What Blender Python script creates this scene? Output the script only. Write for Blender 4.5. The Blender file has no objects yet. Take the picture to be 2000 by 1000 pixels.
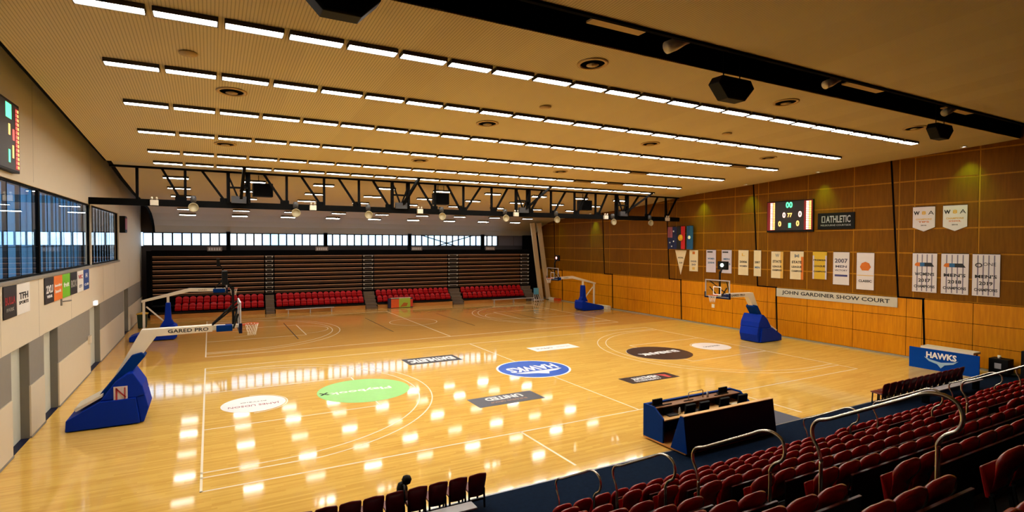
import bpy, bmesh, math, random
from mathutils import Vector, Matrix
random.seed(7)
PI = math.pi
SC = bpy.context.scene
COL = SC.collection

# ------------------------------------------------------------------ camera
CAM_LOC = Vector((0.24176, -15.27531, 6.0892)); YAW, PITCH, ROLL, FPX = 0.50342, -0.02279, 0.00277, 1071.53
FW = Vector((math.sin(YAW)*math.cos(PITCH), math.cos(YAW)*math.cos(PITCH), math.sin(PITCH)))
R0 = Vector((math.cos(YAW), -math.sin(YAW), 0)); U0 = R0.cross(FW)
RT = math.cos(ROLL)*R0 + math.sin(ROLL)*U0; UP = -math.sin(ROLL)*R0 + math.cos(ROLL)*U0
cam = bpy.data.cameras.new('camera'); cam.sensor_width = 36; cam.lens = 36*FPX/2000
cam.clip_start = 0.05; cam.clip_end = 400
co = bpy.data.objects.new('camera', cam); COL.objects.link(co)
co.matrix_world = Matrix((( RT.x, UP.x, -FW.x, CAM_LOC.x), (RT.y, UP.y, -FW.y, CAM_LOC.y), (RT.z, UP.z, -FW.z, CAM_LOC.z), (0,0,0,1)))
SC.camera = co

# ------------------------------------------------------------------ world, exposure
SC.view_settings.view_transform = 'Standard'; SC.view_settings.look = 'None'
SC.view_settings.exposure = 0.0; SC.view_settings.gamma = 1.0; SC.view_settings.use_curve_mapping = False
LAMP = 44.0            # radiance of a batten diffuser
LAMP_COL = (1.0, 0.94, 0.85)
w = bpy.data.worlds.new('sky'); SC.world = w; w.use_nodes = True
wn = w.node_tree.nodes; wl = w.node_tree.links; wn.clear()
wo = wn.new('ShaderNodeOutputWorld'); bg = wn.new('ShaderNodeBackground'); wl.new(bg.outputs[0], wo.inputs[0])
tc = wn.new('ShaderNodeTexCoord'); ns = wn.new('ShaderNodeTexNoise'); ns.inputs['Scale'].default_value = 14
cr = wn.new('ShaderNodeValToRGB'); cr.color_ramp.elements[0].position = .35; cr.color_ramp.elements[1].position = .6
cr.color_ramp.elements[0].color = (.36, .64, 1.0, 1); cr.color_ramp.elements[1].color = (.80, .92, 1.0, 1)
wl.new(tc.outputs['Generated'], ns.inputs['Vector']); wl.new(ns.outputs['Fac'], cr.inputs['Fac']); wl.new(cr.outputs['Color'], bg.inputs['Color'])
bg.inputs['Strength'].default_value = 3.4
try:
    SC.cycles.use_denoising = True; SC.cycles.use_light_tree = True
    SC.cycles.max_bounces = 6; SC.cycles.diffuse_bounces = 3; SC.cycles.glossy_bounces = 3; SC.cycles.transparent_max_bounces = 12
    SC.cycles.sample_clamp_indirect = 6.0; SC.cycles.caustics_reflective = False; SC.cycles.caustics_refractive = False
except Exception: pass

# ------------------------------------------------------------------ materials
def s2l(c):
    return tuple((v/12.92 if v <= .04045 else ((v+.055)/1.055)**2.4) for v in (x/255 for x in c))
MATS = {}
def mat(name, rgb, rough=.6, metal=0.0, emis=0.0, ecol=None, noise=.06, nscale=4.0, coat=0.0, spec=.5, lin=False):
    if name in MATS: return MATS[name]
    m = bpy.data.materials.new(name); m.use_nodes = True; nt = m.node_tree; N = nt.nodes; b = N['Principled BSDF']
    c = rgb if lin else s2l(rgb)
    b.inputs['Roughness'].default_value = rough; b.inputs['Metallic'].default_value = metal
    b.inputs['Specular IOR Level'].default_value = spec
    if coat: b.inputs['Coat Weight'].default_value = coat; b.inputs['Coat Roughness'].default_value = .1
    if noise > 0:
        t = N.new('ShaderNodeTexCoord'); n = N.new('ShaderNodeTexNoise'); n.inputs['Scale'].default_value = nscale; n.inputs['Detail'].default_value = 3
        mx = N.new('ShaderNodeMix'); mx.data_type = 'RGBA'
        mx.inputs[6].default_value = (*[v*(1-noise) for v in c], 1); mx.inputs[7].default_value = (*[min(1, v*(1+noise)) for v in c], 1)
        nt.links.new(t.outputs['Object'], n.inputs['Vector']); nt.links.new(n.outputs['Fac'], mx.inputs[0]); nt.links.new(mx.outputs[2], b.inputs['Base Color'])
    else: b.inputs['Base Color'].default_value = (*c, 1)
    if emis:
        b.inputs['Emission Color'].default_value = (*(ecol or c), 1); b.inputs['Emission Strength'].default_value = emis
    MATS[name] = m; return m
def nodes(name):
    m = bpy.data.materials.new(name); m.use_nodes = True; MATS[name] = m
    nt = m.node_tree; return m, nt, nt.nodes, nt.links, nt.nodes['Principled BSDF']
def math_n(nt, op, a, b=None):
    n = nt.nodes.new('ShaderNodeMath'); n.operation = op
    for i, v in enumerate((a, b)):
        if v is None: continue
        if isinstance(v, (int, float)): n.inputs[i].default_value = v
        else: nt.links.new(v, n.inputs[i])
    return n.outputs[0]
def mixc(nt, f, a, b):
    n = nt.nodes.new('ShaderNodeMix'); n.data_type = 'RGBA'
    for i, v in ((0, f), (6, a), (7, b)):
        if isinstance(v, (int, float)): n.inputs[i].default_value = v
        elif isinstance(v, tuple): n.inputs[i].default_value = (*v, 1) if len(v) == 3 else v
        else: nt.links.new(v, n.inputs[i])
    return n.outputs[2]

# sprung timber floor: strips along x, about 65 mm wide, random shade per board
def floor_mat():
    m, nt, N, L, b = nodes('maple_floor')
    g = N.new('ShaderNodeNewGeometry'); sp = N.new('ShaderNodeSeparateXYZ'); L.new(g.outputs['Position'], sp.inputs[0])
    row = math_n(nt, 'FLOOR', math_n(nt, 'DIVIDE', sp.outputs['Y'], .0825))
    wn1 = N.new('ShaderNodeTexWhiteNoise'); wn1.noise_dimensions = '1D'; L.new(row, wn1.inputs['W'])
    xo = math_n(nt, 'ADD', sp.outputs['X'], math_n(nt, 'MULTIPLY', wn1.outputs['Value'], 7.0))
    colm = math_n(nt, 'FLOOR', math_n(nt, 'DIVIDE', xo, 1.6))
    cx = N.new('ShaderNodeCombineXYZ'); L.new(row, cx.inputs[0]); L.new(colm, cx.inputs[1])
    wn2 = N.new('ShaderNodeTexWhiteNoise'); wn2.noise_dimensions = '2D'; L.new(cx.outputs[0], wn2.inputs['Vector'])
    mp = N.new('ShaderNodeMapping'); mp.inputs['Scale'].default_value = (1.2, 14, 1); L.new(g.outputs['Position'], mp.inputs['Vector'])
    gr = N.new('ShaderNodeTexNoise'); gr.inputs['Scale'].default_value = 2.0; gr.inputs['Detail'].default_value = 4; L.new(mp.outputs[0], gr.inputs['Vector'])
    f = math_n(nt, 'ADD', math_n(nt, 'MULTIPLY', wn2.outputs['Value'], .6), math_n(nt, 'MULTIPLY', gr.outputs['Fac'], .4))
    c = mixc(nt, f, s2l((208, 160, 74)), s2l((234, 192, 98)))
    # browner beyond the show court: dim bleacher reflection painted into the colour
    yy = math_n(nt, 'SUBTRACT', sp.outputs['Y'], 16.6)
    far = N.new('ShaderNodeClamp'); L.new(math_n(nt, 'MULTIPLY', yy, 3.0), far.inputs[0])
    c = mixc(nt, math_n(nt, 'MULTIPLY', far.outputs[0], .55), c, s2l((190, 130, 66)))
    # seams
    fy = math_n(nt, 'FRACT', math_n(nt, 'DIVIDE', sp.outputs['Y'], .0825))
    seam = math_n(nt, 'LESS_THAN', fy, .04)
    c = mixc(nt, math_n(nt, 'MULTIPLY', seam, .35), c, s2l((120, 78, 36)))
    L.new(c, b.inputs['Base Color'])
    rn = N.new('ShaderNodeTexNoise'); rn.inputs['Scale'].default_value = .6; L.new(g.outputs['Position'], rn.inputs['Vector'])
    L.new(math_n(nt, 'ADD', math_n(nt, 'MULTIPLY', rn.outputs['Fac'], .03), .05), b.inputs['Roughness'])
    b.inputs['Specular IOR Level'].default_value = .4
    bp = N.new('ShaderNodeBump'); bp.inputs['Strength'].default_value = .02; bp.inputs['Distance'].default_value = .01
    mp2 = N.new('ShaderNodeMapping'); mp2.inputs['Scale'].default_value = (.5, 2.5, 1); L.new(g.outputs['Position'], mp2.inputs['Vector'])
    n2 = N.new('ShaderNodeTexNoise'); n2.inputs['Scale'].default_value = 2.2; L.new(mp2.outputs[0], n2.inputs['Vector'])
    L.new(n2.outputs['Fac'], bp.inputs['Height']); L.new(bp.outputs[0], b.inputs['Normal'])
    return m
# slotted ceiling board: narrow dark slots running along y
def ceil_mat():
    m, nt, N, L, b = nodes('slotted_ceiling')
    g = N.new('ShaderNodeNewGeometry'); sp = N.new('ShaderNodeSeparateXYZ'); L.new(g.outputs['Position'], sp.inputs[0])
    fx = math_n(nt, 'FRACT', math_n(nt, 'DIVIDE', sp.outputs['X'], .0725))
    slot = math_n(nt, 'LESS_THAN', fx, .3)
    board = math_n(nt, 'FLOOR', math_n(nt, 'DIVIDE', sp.outputs['X'], 1.17))
    wn1 = N.new('ShaderNodeTexWhiteNoise'); wn1.noise_dimensions = '1D'; L.new(board, wn1.inputs['W'])
    c = mixc(nt, wn1.outputs['Value'], s2l((212, 196, 162)), s2l((219, 204, 170)))
    c = mixc(nt, math_n(nt, 'MULTIPLY', slot, .42), c, s2l((120, 104, 76)))
    L.new(c, b.inputs['Base Color']); b.inputs['Roughness'].default_value = .75; b.inputs['Specular IOR Level'].default_value = .2
    return m
def wood_mat(name, c1, c2, rough=.45, vert=True, sc=1.0, spec=.35):
    m, nt, N, L, b = nodes(name)
    g = N.new('ShaderNodeNewGeometry'); mp = N.new('ShaderNodeMapping'); L.new(g.outputs['Position'], mp.inputs['Vector'])
    mp.inputs['Scale'].default_value = (8*sc, 8*sc, .7*sc) if vert else (.6*sc, .6*sc, 9*sc)
    n = N.new('ShaderNodeTexNoise'); n.inputs['Scale'].default_value = 1.6; n.inputs['Detail'].default_value = 5; L.new(mp.outputs[0], n.inputs['Vector'])
    v = N.new('ShaderNodeTexNoise'); v.inputs['Scale'].default_value = .35; L.new(g.outputs['Position'], v.inputs['Vector'])
    f = math_n(nt, 'ADD', math_n(nt, 'MULTIPLY', n.outputs['Fac'], .6), math_n(nt, 'MULTIPLY', v.outputs['Fac'], .4))
    r = N.new('ShaderNodeValToRGB'); r.color_ramp.elements[0].position = .35; r.color_ramp.elements[1].position = .65
    r.color_ramp.elements[0].color = (*s2l(c1), 1); r.color_ramp.elements[1].color = (*s2l(c2), 1)
    L.new(f, r.inputs[0]); L.new(r.outputs[0], b.inputs['Base Color'])
    b.inputs['Roughness'].default_value = rough; b.inputs['Specular IOR Level'].default_value = spec
    return m
def glass_mat(name, tint, refl=.12, rough=0.0):
    m = bpy.data.materials.new(name); m.use_nodes = True; MATS[name] = m
    nt = m.node_tree; N = nt.nodes; L = nt.links; N.clear()
    o = N.new('ShaderNodeOutputMaterial'); t = N.new('ShaderNodeBsdfTransparent'); t.inputs[0].default_value = (*tint, 1)
    gl = N.new('ShaderNodeBsdfGlossy'); gl.inputs['Roughness'].default_value = rough; gl.inputs[0].default_value = (1, 1, 1, 1)
    mx = N.new('ShaderNodeMixShader'); fr = N.new('ShaderNodeFresnel'); ge = N.new('ShaderNodeNewGeometry')
    L.new(math_n(nt, 'SUBTRACT', 1.45, math_n(nt, 'MULTIPLY', ge.outputs['Backfacing'], 1.45-1/1.45)), fr.inputs[0])
    L.new(fr.outputs[0], mx.inputs[0]); L.new(t.outputs[0], mx.inputs[1]); L.new(gl.outputs[0], mx.inputs[2]); L.new(mx.outputs[0], o.inputs[0])
    return m
def blind_mat(name, rgb, tr=.3):
    m = bpy.data.materials.new(name); m.use_nodes = True; MATS[name] = m
    nt = m.node_tree; N = nt.nodes; L = nt.links; N.clear()
    o = N.new('ShaderNodeOutputMaterial'); t = N.new('ShaderNodeBsdfTransparent'); d = N.new('ShaderNodeBsdfDiffuse'); tl = N.new('ShaderNodeBsdfTranslucent')
    for q in (d, tl): q.inputs[0].default_value = (*s2l(rgb), 1)
    t.inputs[0].default_value = (.55, .8, 1, 1)
    a = N.new('ShaderNodeMixShader'); a.inputs[0].default_value = .6; L.new(d.outputs[0], a.inputs[1]); L.new(tl.outputs[0], a.inputs[2])
    mx = N.new('ShaderNodeMixShader'); mx.inputs[0].default_value = tr; L.new(a.outputs[0], mx.inputs[1]); L.new(t.outputs[0], mx.inputs[2]); L.new(mx.outputs[0], o.inputs[0])
    return m

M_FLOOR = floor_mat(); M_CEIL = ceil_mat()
M_WOODU = wood_mat('upper_wall_veneer', (106, 64, 0), (126, 77, 1), .6, spec=.12)
M_BATTEN = wood_mat('panel_joint_veneer', (160, 106, 4), (180, 122, 10), .55, spec=.15)
M_WOODL = wood_mat('lower_wall_veneer', (190, 114, 0), (216, 140, 2), .5, spec=.2)
M_BLEACH = wood_mat('bleacher_riser_board', (40, 21, 8), (78, 44, 16), .5, vert=False)
M_STEP = wood_mat('step_ply', (176, 118, 52), (206, 146, 76), .5, vert=False)
M_DESK = wood_mat('desk_ply', (206, 160, 96), (228, 184, 120), .4, vert=False)
M_BLACK = mat('black_paint', (9, 9, 9), .6, spec=.18); M_DARK = mat('black_and_painted_shade', (8, 7, 7), .9, spec=.05)  # darkest material: real black parts and painted shade in gaps
M_STEEL = mat('black_steel', (7, 7, 7), .75, spec=.08); M_CHROME = mat('brushed_rail_steel', (190, 184, 172), .24, 1.0)
M_CREAM = mat('cream_wall_paint', (206, 196, 176), .7, noise=.02); M_CREAM2 = mat('cream_dado_panel', (210, 200, 180), .55, noise=.02)
M_GREY = mat('grey_wall_felt', (132, 128, 122), .85); M_JAMB = mat('grey_jamb', (120, 116, 106), .7); M_DOOR = mat('pale_door', (196, 200, 190), .5)
M_RED = mat('red_seat_plastic', (150, 4, 8), .26, spec=.55, noise=.05); M_REDB = mat('bright_red_seat', (170, 2, 14), .4, spec=.3, noise=.05)
M_BLUE = mat('blue_vinyl_pad', (0, 42, 156), .55, spec=.12, noise=.05); M_NAVY = mat('navy_panel', (0, 8, 44), .5, spec=.2); M_ROYAL = mat('royal_blue_panel', (0, 46, 118), .6, spec=.06)
M_WHITE = mat('white_paint', (226, 216, 196), .4, noise=.02); M_WLINE = mat('white_line', (240, 226, 196), .25, noise=.02)
M_BLINE = mat('dark_line', (78, 62, 30), .25); M_SILVER = mat('light_grey_metal', (186, 184, 186), .3, .0)
M_ALU = mat('aluminium_nosing', (150, 150, 150), .35, .8)
M_TIER = mat('tier_carpet_black', (26, 25, 22), .95, spec=.05); M_ORANGE = mat('orange_rim', (206, 72, 22), .4); M_NET = mat('white_net', (232, 226, 214), .8)
M_YEL = mat('yellow_lid', (206, 160, 40), .5); M_BIN = mat('green_bin', (16, 40, 22), .5); M_TEXTK = mat('black_lettering', (20, 20, 24), .6, noise=0); M_TEXTW = mat('white_lettering', (240, 240, 240), .5, noise=0)
M_LAMP = mat('lit_diffuser', (255, 244, 224), .5, emis=LAMP, ecol=LAMP_COL, noise=0); M_LAMP2 = mat('dimmer_diffuser', (255, 244, 224), .5, emis=LAMP*.45, ecol=LAMP_COL, noise=0)
M_LAMPOFF = mat('unlit_diffuser', (150, 128, 92), .5, noise=0); M_HOUS = mat('batten_housing', (52, 40, 28), .6)
M_GLASS = glass_mat('clear_glass', (.92, .97, 1.0)); M_GLASSG = glass_mat('grey_glass', (.5, .5, .5)); M_BB = glass_mat('backboard_glass', (.9, .95, .95))
M_BLIND = blind_mat('blue_blind', (165, 220, 255), .06); M_BLINDG = blind_mat('grey_blind', (120, 116, 108), .06)
M_VENT = mat('vent_beige', (196, 166, 116), .6); M_CEILV = mat('vault_ceiling_paint', (198, 190, 176), .7, noise=.02)
M_LEDR = mat('red_led', (255, 30, 30), .5, emis=1.6, ecol=(1, .12, .1), noise=0); M_LEDG = mat('green_led', (60, 255, 160), .5, emis=1.5, ecol=(.15, 1, .5), noise=0)
M_LEDY = mat('amber_led', (255, 190, 60), .5, emis=1.6, ecol=(1, .6, .18), noise=0); M_LEDW = mat('pink_led', (255, 190, 180), .5, emis=2.2, ecol=(1, .55, .45), noise=0)
M_DISPR = mat('red_display_panel', (150, 10, 16), .5); M_DISPG = mat('dark_display_panel', (34, 28, 28), .5)

# ------------------------------------------------------------------ mesh builder
class MB:
    def __init__(s): s.v = []; s.f = []; s.sm = []
    def add(s, vs, fs, smooth=False):
        n = len(s.v); s.v += [tuple(v) for v in vs]; s.f += [tuple(i+n for i in f) for f in fs]; s.sm += [smooth]*len(fs); return s
    def box(s, x0, x1, y0, y1, z0, z1):
        v = [(x, y, z) for x in (x0, x1) for y in (y0, y1) for z in (z0, z1)]
        return s.add(v, [(0,1,3,2), (4,6,7,5), (0,4,5,1), (2,3,7,6), (0,2,6,4), (1,5,7,3)])
    def quad(s, a, b, c, d): return s.add([a, b, c, d], [(0,1,2,3)])
    def prism(s, pts, axis, a0, a1):                 # polygon in the plane normal to axis, extruded a0..a1
        n = len(pts)
        def P(p, a): return (a, p[0], p[1]) if axis == 0 else ((p[0], a, p[1]) if axis == 1 else (p[0], p[1], a))
        v = [P(p, a0) for p in pts] + [P(p, a1) for p in pts]
        return s.add(v, [tuple(range(n)), tuple(range(2*n-1, n-1, -1))] + [(i, i+n, (i+1) % n+n, (i+1) % n) for i in range(n)])
    def bar(s, p, q, w, h=None, up=(0,0,1)):
        h = w if h is None else h; p = Vector(p); q = Vector(q); d = (q-p).normalized(); u = Vector(up)
        if abs(d.dot(u)) > .98: u = Vector((1, 0, 0))
        r = d.cross(u).normalized(); u = r.cross(d)
        v = [e + r*a*w/2 + u*b*h/2 for e in (p, q) for a, b in ((-1,-1), (1,-1), (1,1), (-1,1))]
        return s.add(v, [(0,1,2,3), (7,6,5,4), (0,4,5,1), (1,5,6,2), (2,6,7,3), (3,7,4,0)])
    def tube(s, pts, r, n=10, closed=False):
        pts = [Vector(p) for p in pts]; m = len(pts); rs = r if isinstance(r, (list, tuple)) else [r]*m; vs = []; fs = []
        ref = Vector((0, 0, 1))
        for i, p in enumerate(pts):
            a = pts[(i-1) % m] if (closed or i > 0) else p; b = pts[(i+1) % m] if (closed or i < m-1) else p
            d = (b-a).normalized(); u = ref - d*ref.dot(d)
            if u.length < .1: u = Vector((1, 0, 0)) - d*d.x
            if u.length < .1: u = Vector((0, 1, 0)) - d*d.y
            u.normalize(); ref = u; w_ = d.cross(u)
            vs += [p + (u*math.cos(2*PI*k/n) + w_*math.sin(2*PI*k/n))*rs[i] for k in range(n)]
        for i in range(m if closed else m-1):
            j = (i+1) % m; fs += [(i*n+k, i*n+(k+1) % n, j*n+(k+1) % n, j*n+k) for k in range(n)]
        if not closed: fs += [tuple(range(n-1, -1, -1)), tuple((m-1)*n+k for k in range(n))]
        return s.add(vs, fs, True)
    def lathe(s, prof, c, n=20, axis=2):
        vs = []; m = len(prof)
        for r, h in prof:
            for k in range(n):
                a = 2*PI*k/n; x, y = r*math.cos(a), r*math.sin(a)
                vs.append((c[0]+x, c[1]+y, c[2]+h) if axis == 2 else ((c[0]+h, c[1]+x, c[2]+y) if axis == 0 else (c[0]+x, c[1]+h, c[2]+y)))
        fs = [(i*n+k, i*n+(k+1) % n, (i+1)*n+(k+1) % n, (i+1)*n+k) for i in range(m-1) for k in range(n)]
        fs += [tuple(range(n-1, -1, -1)), tuple((m-1)*n+k for k in range(n))]
        return s.add(vs, fs, True)
    def disc(s, cx, cy, z, r, n=64, r2=None, a0=0, a1=2*PI, t=.0):
        if r2 is None:
            vs = [(cx+r*math.cos(2*PI*k/n), cy+r*math.sin(2*PI*k/n), z) for k in range(n)]; return s.add(vs, [tuple(range(n))])
        vs = []; 
        for k in range(n+1):
            a = a0+(a1-a0)*k/n; vs += [(cx+r*math.cos(a), cy+r*math.sin(a), z), (cx+r2*math.cos(a), cy+r2*math.sin(a), z)]
        return s.add(vs, [(2*k, 2*k+2, 2*k+3, 2*k+1) for k in range(n)])
    def mesh(s, name, m, off=(0, 0, 0)):
        me = bpy.data.meshes.new(name); o = Vector(off)
        me.from_pydata([tuple(Vector(v)-o) for v in s.v], [], s.f); me.update()
        bm = bmesh.new(); bm.from_mesh(me); bmesh.ops.recalc_face_normals(bm, faces=bm.faces); bm.to_mesh(me); bm.free()
        for p, sm in zip(me.polygons, s.sm): p.use_smooth = sm
        if m: me.materials.append(m)
        return me
    def build(s, name, m, parent=None, bevel=0):
        if parent is not None: off = wloc(parent)
        else:
            xs, ys, zs = zip(*s.v); off = Vector(((min(xs)+max(xs))/2, (min(ys)+max(ys))/2, min(zs)))
        o = bpy.data.objects.new(name, s.mesh(name, m, off)); COL.objects.link(o)
        if parent is not None: o.parent = parent
        else: o.location = off
        if bevel:
            b = o.modifiers.new('bevel', 'BEVEL'); b.width = bevel; b.segments = 2; b.limit_method = 'ANGLE'
        return o
def wloc(o):
    v = Vector((0, 0, 0))
    while o is not None: v = v + Vector(o.location); o = o.parent
    return v
def tag(o, label=None, cat=None, group=None, kind=None):
    if label: o['label'] = label
    if cat: o['category'] = cat
    if group: o['group'] = group
    if kind: o['kind'] = kind
    return o
def thing(name, loc, label, cat, group=None, rz=0):
    o = bpy.data.objects.new(name, None); o.empty_display_size = .1; COL.objects.link(o); o.location = loc; o.rotation_euler = (0, 0, rz)
    return tag(o, label, cat, group)
def struct(mb, name, m, parent=None, bevel=0):
    o = mb.build(name, m, parent, bevel)
    if parent is None: o['kind'] = 'structure'
    return o
CH = {}
def copy_tree(o, parent=None):
    c = o.copy(); COL.objects.link(c); c.parent = parent
    if parent is not None: c.matrix_parent_inverse = o.matrix_parent_inverse
    for ch in [q for q in KIDS.get(o.name, [])]: copy_tree(ch, c)
    return c
KIDS = {}
def register(o):
    KIDS[o.name] = list(o.children)
    for c in o.children: register(c)
ORD = ['first', 'second', 'third', 'fourth', 'fifth', 'sixth', 'seventh', 'eighth', 'ninth', 'tenth', 'eleventh', 'twelfth', 'thirteenth', 'fourteenth', 'fifteenth', 'sixteenth', 'seventeenth', 'eighteenth', 'nineteenth', 'twentieth', 'twenty-first', 'twenty-second', 'twenty-third', 'twenty-fourth', 'twenty-fifth']

# lettering: frame = (X, Y, Z) unit axes; fits the text in width x height, centred on c
FRAMES = {'right': ((0,-1,0), (0,0,1), (-1,0,0)), 'left': ((0,1,0), (0,0,1), (1,0,0)), 'floor180': ((-1,0,0), (0,-1,0), (0,0,1)),
          'front': ((1,0,0), (0,0,1), (0,-1,0)), 'back': ((-1,0,0), (0,0,1), (0,1,0))}
def text(txt, c, wd, ht, frame, m, name, parent, depth=.004, bold=.0, shear=0.0):
    cu = bpy.data.curves.new('lettering', 'FONT'); cu.body = txt; cu.size = 1; cu.extrude = .5; cu.offset = bold; cu.resolution_u = 2; cu.shear = shear
    to = bpy.data.objects.new('lettering_curve', cu); COL.objects.link(to)
    dg = bpy.context.evaluated_depsgraph_get(); me = bpy.data.meshes.new_from_object(to.evaluated_get(dg))
    bpy.data.objects.remove(to); bpy.data.curves.remove(cu)
    xs = [v.co.x for v in me.vertices]; ys = [v.co.y for v in me.vertices]
    x0, x1, y0, y1 = min(xs), max(xs), min(ys), max(ys); X, Y, Z = (Vector(a) for a in frame)
    off = wloc(parent); c = Vector(c)
    for v in me.vertices:
        p = v.co; v.co = c + X*((p.x-(x0+x1)/2)/(x1-x0)*wd) + Y*((p.y-(y0+y1)/2)/(y1-y0)*ht) + Z*(p.z*depth) - off
    me.materials.clear(); me.materials.append(m)
    o = bpy.data.objects.new(name, me); COL.objects.link(o); o.parent = parent; return o
FR = FRAMES

# ================================================================== STRUCTURE
XL, XR, YF, YB = -4.7, 33.1, 39.0, -20.0
def zc(y):
    pr = [(-20, 11.86), (16, 9.862), (20, 9.47), (25, 9.12), (30, 8.92), (34, 8.68), (36, 8.4), (37.5, 7.95), (38.4, 7.5), (39, 6.95)]
    if y <= 16: return 10.75-.0555*y
    for (a, b), (c, d) in zip(pr, pr[1:]):
        if a <= y <= c: return b+(d-b)*(y-a)/(c-a)
    return 6.95
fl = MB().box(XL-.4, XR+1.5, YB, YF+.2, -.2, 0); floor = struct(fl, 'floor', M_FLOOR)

# court markings, one sheet of paint just above the timber
LN = MB(); z = .002; t = .05
def line(x0, y0, x1, y1, t=.06, mb=LN, z=.002):
    mb.box(min(x0, x1)-t/2, max(x0, x1)+t/2, min(y0, y1)-t/2, max(y0, y1)+t/2, 0.0, z)
def court(oy, mb, keys=True, z=.002):
    for a in ((0, 0, 28, 0), (0, 15, 28, 15), (0, 0, 0, 15), (28, 0, 28, 15), (14, 0, 14, 15)): line(a[0], a[1]+oy, a[2], a[3]+oy, mb=mb, z=z)
    mb.disc(14, 7.5+oy, z, 1.825, r2=1.775)
    for s in (0, 1):
        X = (lambda x: x) if s == 0 else (lambda x: 28-x)
        line(X(0), 5.05+oy, X(5.8), 5.05+oy, mb=mb, z=z); line(X(0), 9.95+oy, X(5.8), 9.95+oy, mb=mb, z=z); line(X(5.8), 5.05+oy, X(5.8), 9.95+oy, mb=mb, z=z)
        for R, ye in ((6.75, .9), (6.25, 1.25)):
            al = math.asin((7.5-ye)/R); xe = 1.575+R*math.cos(al)
            line(X(0), ye+oy, X(xe), ye+oy, mb=mb, z=z); line(X(0), 15-ye+oy, X(xe), 15-ye+oy, mb=mb, z=z)
            a0, a1 = (-al, al) if s == 0 else (PI-al, PI+al)
            mb.disc(X(1.575), 7.5+oy, z, R+.025, 96, R-.025, a0, a1)
        a0, a1 = (-PI/2, PI/2) if s == 0 else (PI/2, 3*PI/2)
        mb.disc(X(1.575), 7.5+oy, z, 1.275, 40, 1.225, a0, a1); mb.disc(X(5.8), 7.5+oy, z, 1.825, 48, 1.775, a0, a1)
court(0, LN)
line(9.0, 0, 9.0, -3.0, t=.07); line(19.0, 0, 19.0, -3.0, t=.07)
court(18, LN)
LN.build('court_marking', M_WLINE, floor)
BL = MB()
for x in (5.1, 11.25, 17.4, 23.5): line(x, 21.6, x, 29.4, t=.06, mb=BL, z=.003)
BL.build('volleyball_line', M_BLINE, floor)['label'] = 'dark olive lines across the far court'

# ---- left wall with the long window band and the recessed doors
DOORS = [(4.98, 6.75), (8.45, 10.4), (16.5, 19.2), (28.0, 30.2)]
ZD = 2.98
wl_ = MB()
WX0 = XL-.25
wl_.box(WX0, XL, YB, YF, 7.88, 12.2); wl_.box(WX0, XL, YB, YF, ZD, 5.0)
wl_.box(WX0, XL, YB, -1.0, 5.0, 7.88); wl_.box(WX0, XL, 26.2, YF, 5.0, 7.88); wl_.box(WX0, XL, 17.22, 17.36, 5.0, 7.88)
ys = [YB] + [v for d in DOORS for v in d] + [YF]
for a, b in zip(ys[::2], ys[1::2]): wl_.box(WX0, XL, a, b, 0, ZD)
wall_left = struct(wl_, 'wall_left', M_CREAM)
gy = MB(); dd = MB(); sk = MB()
for a, b in zip(ys[::2], ys[1::2]):
    gy.box(XL-.01, XL+.012, a, b, 1.64, ZD-.005); dd.box(XL-.01, XL+.035, a+.02, b-.02, .06, 1.63); sk.box(XL-.01, XL+.05, a, b, .0, .06)
struct(gy, 'trim_31', M_GREY); struct(dd, 'trim_32', M_CREAM2)
struct(sk, 'baseboard_left', M_GREY)
jn = MB()
for y in (-2, 7.6, 17.29, 27.0, 36.5): jn.box(XL-.01, XL+.002, y, y+.015, 8.0, 11.2)
for y in (4.2, 8.0, 12.8, 20.5, 24.5, 31): jn.box(XL-.01, XL+.002, y, y+.015, ZD, 4.95)
jn.build('panel_joint', M_GREY, wall_left)
sill = MB().box(XL-.05, XL+.06, -1, 26.2, 4.9, 5.0); struct(sill, 'trim_33', M_GREY)
for i, (a, b) in enumerate(DOORS):
    d = thing('door_%d' % (i+1), (XL-.2, (a+b)/2, 0), None, None); d['kind'] = 'structure'
    MB().box(XL-.27, XL-.22, a, b, 0, ZD).build('door_panel', M_DOOR, d)
    MB().box(XL-.22, XL, b-.012, b, 0, ZD).build('far_jamb', M_JAMB, d)
    MB().box(XL-.22, XL, a, a+.012, 0, ZD).build('near_jamb', M_JAMB, d)
    MB().box(XL-.22, XL, a+.012, b-.012, ZD-.012, ZD).build('door_head', M_JAMB, d)
    MB().box(XL-.22, XL+.0, a+.012, b-.012, 0.0, .012).build('threshold_mat', M_NAVY, d)
    ym = (a+b)/2
    MB().box(XL-.222, XL-.214, ym-.01, ym+.01, .02, ZD-.05).build('meeting_stile', M_GREY, d)
    MB().bar((XL-.17, ym-.35, .95), (XL-.17, ym-.35, 1.2), .03).build('door_handle', M_CHROME, d)
# windows in the left wall: frame, mullions, panes, blinds hung behind
def long_window(n, a, b, pitch, gmat, bmat, bw):
    f = MB(); x0, x1 = XL-.16, XL-.06
    f.box(x0, x1, a, b, 5.0, 5.05); f.box(x0, x1, a, b, 7.82, 7.88); f.box(x0, x1, a, a+.05, 5, 7.88); f.box(x0, x1, b-.08, b, 5, 7.88)
    o = struct(f, 'window_%d' % n, M_STEEL)
    m = MB(); y = a+pitch
    while y < b-.2: m.box(x0+.04, x1-.04, y-.006, y+.006, 5.05, 7.82); y += pitch
    m.box(x0+.04, x1-.03, a, b, 5.935, 5.95)
    m.build('mullion', M_STEEL, o)
    MB().box(XL-.115, XL-.105, a+.03, b-.03, 5.03, 7.84).build('pane', gmat, o)
    bl = MB(); y = a+.35
    while y < b-.1: bl.box(XL-.42, XL-.40, y-bw/2, y+bw/2, 5.02, 7.86); y += pitch
    bl.build('blind', bmat, o)
long_window(1, -1.0, 8.52, 1.27, M_GLASS, M_BLIND, .72)
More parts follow.
